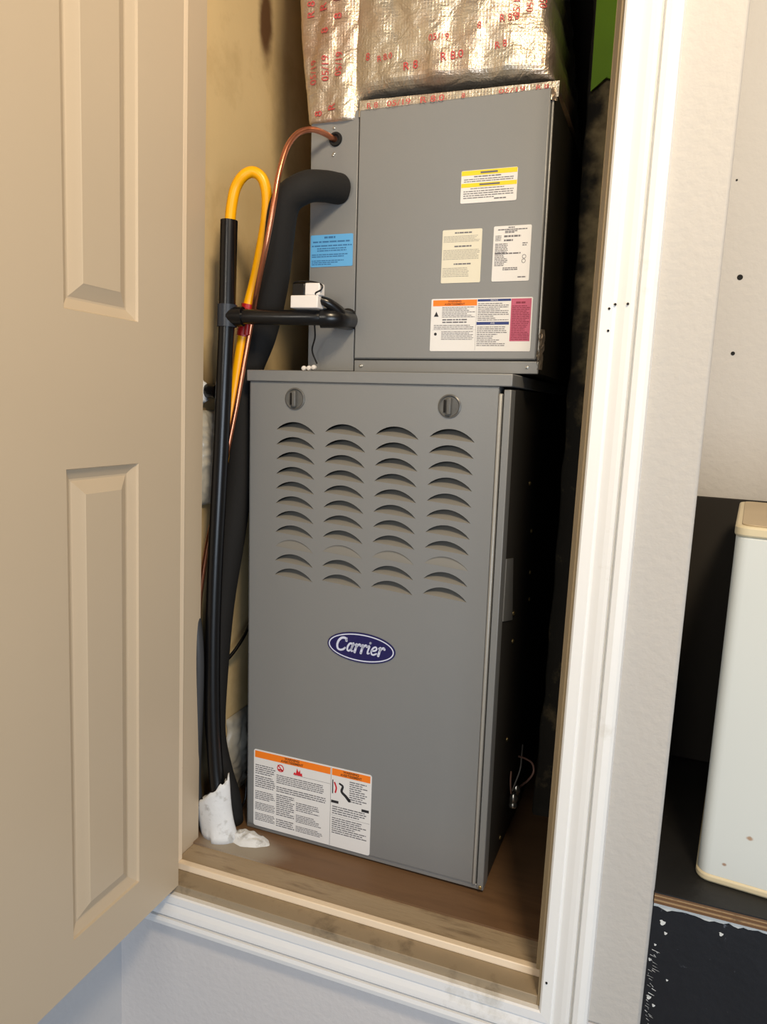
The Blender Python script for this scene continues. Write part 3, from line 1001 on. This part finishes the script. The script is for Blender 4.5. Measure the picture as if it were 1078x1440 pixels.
du = empty('insulated_duct', (0.27, 0.45, 1.265))
tag(du, 'puffy foil-wrapped duct with faded red print above the coil cabinet', 'duct')
du_inv = Vector((-0.27, -0.45, -1.265))


def wrap(name, xl, xr, front, z0, z1, back, m, nz, nx):
    v, f = [], []
    rows_ = nz + 1
    for j in range(rows_):
        z = z0 + (z1 - z0) * j / nz
        a, b = xl(z), xr(z)
        for i in range(nx + 1):                      # front, left to right
            x = a + (b - a) * i / nx
            v.append((x, front(x, z), z))
        for i in range(1, 9):                        # right side going back
            y = front(b, z) + (back - front(b, z)) * i / 8
            v.append((b + 0.006 * math.sin(i / 8 * PI) + fnoise(y, z, 40, 0.006), y, z))
        for i in range(1, 5):
            v.append((b + (a - b) * i / 4, back, z))
        for i in range(1, 8):
            y = back + (front(a, z) - back) * i / 8
            v.append((a + fnoise(y + 3, z, 40, 0.006), y, z))
    n = nx + 1 + 8 + 4 + 7
    for j in range(rows_ - 1):
        for i in range(n):
            a, b = j * n + i, j * n + (i + 1) % n
            f.append((a, b, b + n, a + n))
    f.append(tuple(reversed(range(n))))
    v = [Vector(q) + du_inv for q in v]
    return raw(name, v, f, m, du, smooth=True)


wm = wrap('insulation_wrap', xl_main, xr_main, main_front, 1.2905, 2.03, 0.66, FOIL, 150, 64)
wl = wrap('side_wrap', xl_left, lambda z: 0.152, left_front, 1.2575, 2.03, 0.62, FOIL, 160, 24)
MB().box(0.08 - 0.27, 0.455 - 0.27, 0.245 - 0.45, 0.62 - 0.45, 0.0015, 0.06).build('collar', DARKGAP, du)  # metal collar coloured near black as the shade under the wrap
# taped flange over the top edge of the coil cabinet
mb = MB()
v, f = [], []
for j in range(4):
    for i in range(41):
        t = i / 40
        x = 0.1545 + (0.4745 - 0.1545) * t
        zt, zl = 1.2850 - 0.002 * t, 1.2600 + 0.001 * t + fnoise(x, 0, 60, 0.001)
        z = zl + (zt - zl) * j / 3
        v.append((x - 0.27, 0.2205 - 0.004 * t + fnoise(x, z, 60, 0.0016) - 0.45, z - 1.265))
for j in range(3):
    for i in range(40):
        a = j * 41 + i
        f.append((a, a + 1, a + 42, a + 41))
raw('foil_tape', v, f, FOIL, du, smooth=True)


def red_text(s, x, z, size, rot, front, off=0.0016, stretch=1.0, parent=None, flip=False):
    vs, fs = text_mesh(s, size, bold=0.0)
    # subdivide not needed: letters are small against the folds
    c, sn = math.cos(rot), math.sin(rot)
    out = []
    for a, b, _ in vs:
        a *= stretch
        X, Z = x + a * c - b * sn, z + a * sn + b * c
        out.append(Vector((X, front(X, Z) - off, Z)) + du_inv)
    return raw('red_lettering', out, fs, REDPR, parent or wm)


for k, (x, z) in enumerate(((0.072, 1.335), (0.095, 1.338), (0.118, 1.343))):
    red_text('05/19', x, z, 0.017, PI / 2, left_front, parent=wl)
for x, z, s in ((0.064, 1.432, 'R 8'), (0.088, 1.445, 'R 8.0'), (0.112, 1.450, 'R 8'), (0.092, 1.395, '8'), (0.114, 1.415, '8'), (0.084, 1.270, '8'), (0.108, 1.278, 'R'), (0.062, 1.49, '05/19')):
    red_text(s, x, z, 0.019, PI / 2, left_front, parent=wl)
for x, z, s, sz, r in ((0.290, 1.356, '05/19', 0.014, 0.05), (0.352, 1.366, '8', 0.014, 0.05), (0.395, 1.375, 'R 8.0', 0.014, 0.05), (0.200, 1.340, 'R 8.0', 0.013, 0.05),
                       (0.405, 1.392, '05/19', 0.014, PI / 2), (0.424, 1.398, '05/19', 0.014, PI / 2), (0.442, 1.404, '05/19', 0.014, PI / 2),
                       (0.245, 1.322, 'R 8', 0.018, 0.08), (0.312, 1.328, 'R 8.0', 0.017, 0.12), (0.385, 1.338, 'R 8', 0.014, 0.1), (0.170, 1.345, '8', 0.016, 0)):
    red_text(s, x, z, sz, r, main_front)
tape_front = lambda x, z: 0.2165
for x, s, sz, st in ((0.180, 'R 8', 0.012, 1.2), (0.225, '05/19', 0.012, 1.5), (0.280, 'R 8.0', 0.013, 1.5), (0.330, '8', 0.010, 1.2), (0.405, '05/19', 0.009, 2.0), (0.450, 'R 8', 0.009, 1.6)):
    red_text(s, x, 1.273 + 0.01 * (x - 0.2), sz, 0.02, tape_front, stretch=st, off=0.003)
# crumpled foil tape at the lower right edge of the coil cabinet
v, f = [], []
for j in range(13):
    for i in range(5):
        z = 0.006 + 0.062 * j / 12
        v.append((0.3985 + 0.0065 * i / 4 + rnd.uniform(-0.0015, 0.0015), -0.0025 + 0.004 * i + rnd.uniform(-0.002, 0.002), z))
for j in range(12):
    for i in range(4):
        a = j * 5 + i
        f.append((a, a + 1, a + 6, a + 5))
tp = raw('foil_tape', v, f, FOIL, co)
v, f = [], []
for j in range(4):
    for i in range(3):
        v.append((0.397 + 0.004 * i, -0.006 + 0.003 * i + rnd.uniform(-0.001, 0.001), 0.398 + 0.006 * j))
for j in range(3):
    for i in range(2):
        a = j * 3 + i
        f.append((a, a + 1, a + 4, a + 3))
raw('foil_tape', v, f, FOIL, co)

# ------------------------------------------------------------------ pipes and hoses
suc = MB().tube([(0.1239, 0.2245, 1.1514), (0.1102, 0.190, 1.1469), (0.0917, 0.158, 1.1367), (0.0634, 0.148, 1.1119), (0.0468, 0.16, 1.0554), (0.0285, 0.18, 0.9911),
                 (-0.0050, 0.205, 0.9114), (-0.0400, 0.215, 0.8378), (-0.0460, 0.215, 0.7487), (-0.0500, 0.21, 0.6448), (-0.0582, 0.2, 0.5394), (-0.0690, 0.19, 0.419),
                 (-0.0720, 0.18, 0.2836), (-0.0666, 0.17, 0.1769), (-0.0484, 0.168, 0.1051), (-0.0340, 0.172, 0.0568), (-0.030, 0.18, 0.002)],
                lambda t: 0.0245 if t < 0.62 else 0.0245 - 0.006 * min(1, (t - 0.62) / 0.2), 24).build('insulated_pipe', BLACKFOAM, smooth=True)
tag(suc, 'thick matte black foam-insulated pipe bending down from the coil cabinet', 'pipe')
cop = MB().tube([(0.1190, 0.235, 1.2290), (0.1109, 0.222, 1.2303), (0.1024, 0.2, 1.2328), (0.0939, 0.17, 1.2286), (0.0803, 0.15, 1.2164), (0.0717, 0.1320, 1.1899), (0.0666, 0.1180, 1.1470), (0.0634, 0.1120, 1.1085), (0.0569, 0.1120, 1.0716), (0.0468, 0.1160, 1.0350), (0.0296, 0.1320, 1.0000), (0.0122, 0.1500, 0.9692), (-0.0013, 0.1630, 0.9363), (-0.0136, 0.163, 0.8712), (-0.0250, 0.158, 0.7925),
                 (-0.0400, 0.155, 0.7125), (-0.0562, 0.15, 0.6238), (-0.0755, 0.15, 0.539), (-0.0900, 0.15, 0.4455), (-0.093, 0.15, 0.40)], 0.0046, 14).build('copper_pipe', COPPER, smooth=True)
tag(cop, 'thin bare copper pipe curving from the coil cabinet down the closet side', 'pipe')

dr = empty('condensate_drain_pipe', (-0.03, 0.13, 0.05))
tag(dr, 'glossy black drain pipe with a tee, running down beside the furnace', 'pipe')
off = Vector((0.03, -0.13, -0.05))


def dpart(pts, r, name, m, n=20, sub=6, **k):
    return MB().tube([Vector(p) + off for p in pts], r, n, sub=sub).build(name, m, dr, smooth=True, **k)


dpart([(-0.0292, 0.13, 1.0846), (-0.0300, 0.13, 1.01), (-0.0305, 0.13, 0.932)], 0.0140, 'upper_pipe', BLACKPIPE)
dpart([(-0.0305, 0.13, 0.932), (-0.037, 0.13, 0.7495), (-0.042, 0.13, 0.6271), (-0.0472, 0.13, 0.5009), (-0.0497, 0.13, 0.3711), (-0.0477, 0.13, 0.2383), (-0.0401, 0.13, 0.1306), (-0.0289, 0.128, 0.066)],
      0.0135, 'lower_pipe', BLACKPIPE)
TEE = mat('blue_black_fitting', (44, 50, 60), 0.35, 0, 0.2, 20)
dpart([(-0.0303, 0.13, 0.951), (-0.0305, 0.13, 0.915)], 0.0165, 'tee_fitting', TEE, sub=1)
dpart([(-0.0305, 0.13, 0.932), (-0.0020, 0.134, 0.9325)], 0.0160, 'tee_branch', BLACKPIPE, sub=1)
dpart([(-0.0100, 0.133, 0.932), (0.0188, 0.137, 0.9323), (0.0662, 0.146, 0.9326), (0.1129, 0.158, 0.934), (0.1400, 0.170, 0.9348)], 0.0122, 'side_arm', BLACKPIPE)
dpart([(0.1250, 0.163, 0.9340), (0.1400, 0.168, 0.9345), (0.1505, 0.180, 0.9350), (0.1515, 0.200, 0.9360), (0.1510, 0.226, 0.9375)], 0.0158, 'elbow', BLACKPIPE)

ye = MB().tube([(-0.0285, 0.13, 1.070), (-0.0275, 0.13, 1.082), (-0.0250, 0.13, 1.1066), (-0.0183, 0.13, 1.134), (-0.0042, 0.13, 1.1520), (0.0109, 0.135, 1.1585), (0.0251, 0.14, 1.1490), (0.0308, 0.145, 1.1250), (0.0276, 0.15, 1.0900),
                (0.0160, 0.158, 1.0495), (0.0000, 0.166, 0.9973), (-0.0135, 0.168, 0.9534), (-0.0223, 0.168, 0.9064), (-0.0300, 0.165, 0.8467), (-0.0400, 0.162, 0.7737), (-0.0525, 0.160, 0.6856)], 0.0088, 18).build('yellow_hose', YELLOW, smooth=True)
tag(ye, 'bright yellow hose looping out of the black drain pipe top', 'hose')
MB().tube([(-0.0125, 0.168, 0.9570), (-0.0170, 0.168, 0.9300), (-0.0215, 0.168, 0.9040)], 0.0118, 18).build('red_fitting', RED, ye, smooth=True)
MB().tube([(-0.0060, 0.158, 0.9480), (-0.0090, 0.158, 0.9050)], 0.0050, 12).build('red_clip', RED, ye, smooth=True)

fs = empty('float_switch', (0.110, 0.148, 0.945))
tag(fs, 'small white switch with a black wire, clipped on the black side arm', 'switch')
fo = Vector((-0.110, -0.148, -0.945))
MB().box(-0.0270, 0.0215, -0.012, 0.012, 0.0015, 0.0215).build('switch_body', WHITEP, fs, 0.0015)
MB().box(-0.0030, 0.0235, -0.010, 0.010, 0.0215, 0.0410).build('switch_cap', WHITEP, fs, 0.002)
MB().box(-0.0250, -0.0035, -0.010, 0.010, 0.0215, 0.0400).build('black_cap', BLACKPIPE, fs, 0.001)
MB().tube([(-0.026, 0.006, 0.030), (-0.024, -0.006, 0.0415), (-0.004, -0.008, 0.0435), (0.015, -0.008, 0.0415), (0.0265, -0.008, 0.0370), (0.0255, -0.009, 0.0300), (0.0165, -0.010, 0.0245), (0.019, -0.004, 0.020)], 0.0014, 8).build('wire', BLACKPIPE, fs, smooth=True)
MB().tube([(0.019, 0.004, 0.016), (0.030, 0.010, 0.012), (0.040, 0.022, 0.004), (0.044, 0.030, -0.002)], lambda t: 0.007 + 0.003 * t, 12).build('strap', BLACKPIPE, fs, smooth=True)
MB().tube([(0.0223 - 0.02, 0.020, -0.022), (-0.006, 0.040, -0.040), (-0.018, 0.056, -0.060), (-0.010, 0.060, -0.082)], 0.0014, 8).build('lead_wire', BLACKFOAM, fs, smooth=True)

for k, (x, z) in enumerate(((0.0800, 0.8555), (0.0895, 0.8560), (0.0985, 0.8575))):
    o = MB().lathe([(0.0005, -0.0040), (0.0035, -0.0030), (0.0045, 0.0), (0.0040, 0.003), (0.0028, 0.0045)], (x, 0.199, z - 0.001), 'y', 14).build('wire_connector', WHITEP, smooth=True)
    tag(o, ['white wire connector on the furnace lid, nearest the pipes', 'middle one of three white wire connectors on the furnace lid', 'white wire connector on the furnace lid, farthest from the pipes'][k], 'connector', 'white connectors on the furnace lid')

gh = MB().tube([(-0.0845, 0.105, 0.470), (-0.0790, 0.108, 0.4388), (-0.0690, 0.108, 0.3997), (-0.0640, 0.108, 0.3323), (-0.0675, 0.112, 0.2345), (-0.0720, 0.114, 0.12), (-0.070, 0.118, 0.06)], 0.0100, 14)
GREYHOSE = mat('dark_grey_hose', (58, 60, 64), 0.5, 0, 0.1, 20)
tag(gh.build('grey_hose', GREYHOSE, smooth=True), 'dark grey hose low on the left, next to the door jamb', 'hose')
cb = MB().tube([(-0.030, 0.42, 0.46), (-0.050, 0.36, 0.40), (-0.0700, 0.31, 0.3625), (-0.0745, 0.275, 0.3280), (-0.0800, 0.245, 0.3040), (-0.0860, 0.222, 0.2930), (-0.0900, 0.2, 0.3032)], 0.0036, 10)
tag(cb.build('black_cable', BLACKPIPE, smooth=True), 'thin black cable curving beside the furnace left side', 'cable')
cb2 = MB().tube([(-0.0272, 0.30, 0.075), (-0.0223, 0.24, 0.0847), (-0.0236, 0.215, 0.0699), (-0.0193, 0.203, 0.0419), (-0.0250, 0.20, 0.020), (-0.03, 0.21, 0.003)], 0.0022, 10)
tag(cb2.build('looped_wire', BLACKPIPE, smooth=True), 'thin dark wire looping near the floor behind the white drain collar', 'wire')

# stub of a valve on the wall, with white caulk
vs_ = MB().tube([(-0.1, 0.165, 0.8090), (-0.080, 0.160, 0.8090), (-0.066, 0.158, 0.8080)], 0.0125, 16).build('pipe_stub', BLACKPIPE, smooth=True)
tag(vs_, 'short black pipe stub poking from the left closet wall', 'pipe')
v, f = [], []
for i in range(5):
    for k in range(14):
        a = 2 * PI * k / 14
        r = (0.026 - 0.0025 * i) * (1 + 0.25 * math.sin(3 * a + i) * (i < 3))
        v.append((-0.0995 + 0.003 * i + 0.002 * math.sin(5 * a), 0.156 + r * 0.7 * math.cos(a), 0.806 + r * math.sin(a)))
for i in range(4):
    for k in range(14):
        a, b = i * 14 + k, i * 14 + (k + 1) % 14
        f.append((a, b, b + 14, a + 14))
f.append(tuple(range(56, 70)))
raw('caulk_ring', v, f, WHITEDIRTY, vs_, smooth=True)


def film(name, c, ry, rz, label, seed):
    """a crumpled sheet of plastic film bulging from the closet wall"""
    v, f = [], []
    ny, nz = 22, 40
    for j in range(nz + 1):
        for i in range(ny + 1):
            u, w_ = i / ny * 2 - 1, j / nz * 2 - 1
            e = max(0, 1 - u * u) ** 0.5 * max(0, 1 - w_ * w_) ** 0.4
            fold = abs(noise.noise(Vector((u * 1.6 + seed, w_ * 5, seed)))) * 0.014
            wob = noise.noise(Vector((w_ * 3, seed, 0))) * 0.25
            v.append((-0.0985 + e * 0.018 + fold * e, c[1] + ry * (u * (0.75 + wob)), c[2] + rz * w_))
    for j in range(nz):
        for i in range(ny):
            a = j * (ny + 1) + i
            f.append((a, a + 1, a + ny + 2, a + ny + 1))
    o = raw(name, v, f, FILM, smooth=True)
    return tag(o, label, 'plastic')


film('plastic_sheet', (0, 0.175, 0.690), 0.045, 0.085, 'crumpled pale plastic film on the closet wall behind the black pipe, at mid height', 2.0)
film('plastic_sheet', (0, 0.30, 0.075), 0.05, 0.085, 'crumpled pale plastic film low between furnace and closet wall', 7.3)

# white torn collar round the drain foot, with putty
v, f = [], []
nk = 40
lev = 10
for j in range(lev + 1):
    t = j / lev
    for k in range(nk):
        a = 2 * PI * k / nk
        dx, dy = math.cos(a), math.sin(a)
        ztop = 0.082 + 0.030 * dx + 0.010 * noise.noise(Vector((k * 0.9, 4, 0))) + (0.012 if abs(k - 2) < 2 else 0)
        r = 0.0315 + 0.002 * t + 0.0012 * math.sin(3 * a) + (0.012 * (1 - t) ** 4 if dx > 0 else 0)
        z = ztop * t
        v.append((-0.036 - 0.012 * t + r * dx, 0.130 + 0.62 * r * dy, z))
for j in range(lev):
    for k in range(nk):
        a, b = j * nk + k, j * nk + (k + 1) % nk
        f.append((a, b, b + nk, a + nk))
col = raw('drain_collar', v, f, WHITEDIRTY, smooth=True)
sm = col.modifiers.new('thickness', 'SOLIDIFY')
sm.thickness = 0.0015
tag(col, 'torn white plastic collar round the foot of the drain pipes', 'collar')


def blob(name, c, rx, ry, h, m, seed, parent=None):
    v, f = [(c[0], c[1], c[2] + h)], []
    nr, nk = 8, 36
    for j in range(1, nr + 1):
        t = j / nr
        for k in range(nk):
            a = 2 * PI * k / nk
            s_ = 1 + 0.28 * noise.noise(Vector((math.cos(a) * 1.7, math.sin(a) * 1.7, seed)))
            v.append((c[0] + rx * t * s_ * math.cos(a), c[1] + ry * t * s_ * math.sin(a), c[2] + h * (1 - t ** 2) * (1 + 0.7 * noise.noise(Vector((t * 4 * math.cos(a), t * 4 * math.sin(a), seed))))))
    for k in range(nk):
        f.append((0, 1 + k, 1 + (k + 1) % nk))
    for j in range(nr - 1):
        for k in range(nk):
            a, b = 1 + j * nk + k, 1 + j * nk + (k + 1) % nk
            f.append((a, a + nk, b + nk, b))
    return raw(name, v, f, m, parent, smooth=True)


pt_ = blob('putty_smear', (0.022, 0.140, 0.0002), 0.044, 0.022, 0.013, WHITEDIRTY, 5.0)
tag(pt_, 'white lumpy putty smear on the floor at the furnace left corner', 'putty')

# low-voltage wires with connectors at the furnace side
wi = empty('wire_splice', (0.462, 0.33, 0.086))
tag(wi, 'thin wires with two shiny connectors low on the furnace right side', 'wire')
WIREPINK = mat('pinkish_wire', (170, 132, 120), 0.4)
WIREW = mat('pale_wire', (190, 186, 180), 0.4)
for dy, dz in ((0.0, 0.0), (0.028, 0.003)):
    c_ = MB().lathe([(0.0070, -0.013), (0.0082, -0.008), (0.0055, -0.004), (0.0082, 0.001), (0.0070, 0.008), (0.0045, 0.013)], (0.009, dy, dz), 'z', 14).build('crimp_connector', STEEL, wi, smooth=True)
MB().tube([(0.004, 0.02, -0.001), (0.012, 0.06, -0.002), (0.022, 0.085, 0.0), (0.030, 0.10, 0.012), (0.026, 0.10, 0.03), (0.012, 0.09, 0.042), (0.002, 0.08, 0.048)], 0.0020, 8).build('wire', WIREPINK, wi, smooth=True)
MB().tube([(0.004, 0.0, 0.012), (0.002, -0.004, 0.035), (0.001, 0.0, 0.055)], 0.0016, 8).build('wire', WIREPINK, wi, smooth=True)
MB().tube([(0.004, 0.01, 0.012), (0.010, 0.05, 0.035), (0.006, 0.09, 0.044), (0.001, 0.13, 0.050)], 0.0014, 8).build('wire', WIREW, wi, smooth=True)

# ------------------------------------------------------------------ rough mottled board on the right of the closet
v, f = [], []
nz = 90
for j in range(nz + 1):
    z = 2.0 * j / nz
    xl = 0.492 + 0.006 * math.sin(z * 3) + 0.006 * noise.noise(Vector((z * 14, 1, 1)))
    for x, y in ((xl, 0.462), (xl + 0.004, 0.448), (xl + 0.03, 0.45), (0.55, 0.45), (0.598, 0.45), (0.598, 0.49), (xl, 0.49)):
        v.append((x, y + 0.005 * noise.noise(Vector((x * 50, z * 25, 2))) * (y < 0.48), z))
for j in range(nz):
    for i in range(7):
        a, b = j * 7 + i, j * 7 + (i + 1) % 7
        f.append((a, b, b + 7, a + 7))
f.append(tuple(range(7)))
mbd = raw('rough_board', v, f, MOTTLE, smooth=True)
tag(mbd, 'rough dark mottled board standing upright right of the furnace', 'board')
v, f = [], []
zl = [(0.494, 1.372), (0.530, 1.385), (0.560, 1.40)]
gt = MB()
pts = [(0.4955, 1.352), (0.5200, 1.372), (0.5350, 1.365), (0.56, 1.40), (0.56, 1.60), (0.492, 1.60)]
vv = [(a, 0.437, b) for a, b in pts] + [(a, 0.441, b) for a, b in pts]
gt.add(vv, [tuple(range(6))] + [tuple(range(11, 5, -1))] + [(i, (i + 1) % 6, 6 + (i + 1) % 6, 6 + i) for i in range(6)])
tag(gt.build('green_tape', GREEN), 'strip of bright green tape hanging on the dark board, top right', 'tape')

# ------------------------------------------------------------------ platform and appliance at the right
pf = empty('storage_platform', (0.95, 0.2, FLOORZ))
tag(pf, 'black painted plywood platform carrying the white appliance', 'platform')
po = (-0.95, -0.2, -FLOORZ)


def pbox(name, m, x0, x1, y0, y1, z0, z1, **k):
    return MB().box(x0 + po[0], x1 + po[0], y0 + po[1], y1 + po[1], z0 + po[2], z1 + po[2]).build(name, m, pf, **k)


pbox('deck', BLACKDECK, 0.7085, 1.85, 0.0, 0.4295, 0.1845, 0.1865)
hts = [0.1700, 0.1732, 0.1765, 0.1797, 0.1822, 0.1845]
for i in range(5):
    pbox('plywood_layer', PLYS[(i + 1) % 2], 0.7085, 1.85, 0.0 + 0.0006 * (i % 2), 0.429, hts[i], hts[i + 1])
pbox('front_board', BLACKPAINT, 0.7085, 1.85, 0.006, 0.03, FLOORZ, 0.17)
v, f = [], []
n_ = 80
for i in range(n_ + 1):
    x = 0.709 + 0.45 * i / n_
    t = max(0.0, 1 - i / 62)
    d = (0.004 + 0.006 * abs(noise.noise(Vector((x * 60, 3, 1)))) + 0.004 * abs(noise.noise(Vector((x * 20, 5, 1))))) * (0.35 + t)
    v += [(x + po[0], 0.0025 + po[1], 0.1705 + po[2]), (x + po[0], 0.0045 + po[1], 0.1700 - d + po[2])]
for i in range(n_):
    f.append((2 * i, 2 * i + 1, 2 * i + 3, 2 * i + 2))
raw('plaster_drips', v, f, PLASTER, pf)
for x, z, s_ in ((0.722, 0.142, 0.0035), (0.727, 0.128, 0.002), (0.792, 0.147, 0.0025), (0.7115, 0.085, 0.002), (0.716, 0.108, 0.0015), (0.735, 0.062, 0.0014), (0.715, 0.03, 0.003), (0.722, 0.02, 0.002)):
    blob_v = [(x + s_ * (1 + 0.4 * math.sin(k * 2.1)) * math.cos(k * PI / 5) + po[0], 0.0052 + po[1], z + s_ * (1 + 0.3 * math.cos(k * 1.7)) * math.sin(k * PI / 5) + po[2]) for k in range(10)]
    raw('plaster_speck', blob_v, [tuple(range(10))], PLASTER, pf)

for k in range(60):
    z = 0.10 - 0.0037 * k + rnd.uniform(-0.003, 0.003)
    ln_ = rnd.uniform(0.001, 0.012) * rnd.uniform(0.4, 1.3) * (1.0 if k < 14 else 0.8)
    x = 0.7095 + rnd.uniform(0, 0.009)
    h_ = rnd.uniform(0.0003, 0.0009) + (0.003 if k in (40, 41, 46, 47, 52, 53) else 0)
    raw('plaster_streak', [(x + po[0], 0.0052 + po[1], z + po[2]), (x + ln_ + po[0], 0.0052 + po[1], z - 0.002 + po[2]), (x + ln_ * 0.9 + po[0], 0.0052 + po[1], z + h_ - 0.002 + po[2]), (x + po[0], 0.0052 + po[1], z + h_ * 1.5 + po[2])], [(0, 1, 2, 3)], PLASTER, pf)

ca, sa = math.cos(math.radians(-6.6)), math.sin(math.radians(-6.6))
ap = empty('white_appliance', (0.7585 + ca * 0.1715 - sa * 0.17, 0.052 + sa * 0.1715 + ca * 0.17, 0.1865), ((ca, -sa, 0), (sa, ca, 0), (0, 0, 1)))
tag(ap, 'white enamel appliance with cream trim, on the black platform at right', 'appliance')
ao = (-0.93, -0.22, -0.1865)


def rbox(name, m, x0, x1, y0, y1, z0, z1, r, parent, bev=0.002):
    pts = []
    for cx, cy, a0 in ((x1 - r, y1 - r, 0), (x0 + r, y1 - r, 90), (x0 + r, y0 + r, 180), (x1 - r, y0 + r, 270)):
        for k in range(6):
            a = math.radians(a0 + k * 18)
            pts.append((cx + r * math.cos(a) + ao[0], cy + r * math.sin(a) + ao[1]))
    n = len(pts)
    v = [(a, b, z0 + ao[2]) for a, b in pts] + [(a, b, z1 + ao[2]) for a, b in pts]
    f = [tuple(reversed(range(n))), tuple(range(n, 2 * n))] + [(i, (i + 1) % n, n + (i + 1) % n, n + i) for i in range(n)]
    mb = MB()
    mb.add(v, f)
    return mb.build(name, m, parent, bev)


rbox('housing', APPL, 0.7605, 1.10, 0.052, 0.375, 0.196, 0.655, 0.016, ap)
rbox('top_rim', CREAM, 0.7585, 1.102, 0.050, 0.377, 0.655, 0.6690, 0.018, ap, 0.003)
rbox('top_plate', CREAMTOP, 0.7660, 1.094, 0.058, 0.369, 0.6690, 0.6705, 0.014, ap, 0.0007)
rbox('base_rim', CREAM, 0.7585, 1.102, 0.050, 0.377, 0.1867, 0.1975, 0.018, ap, 0.003)
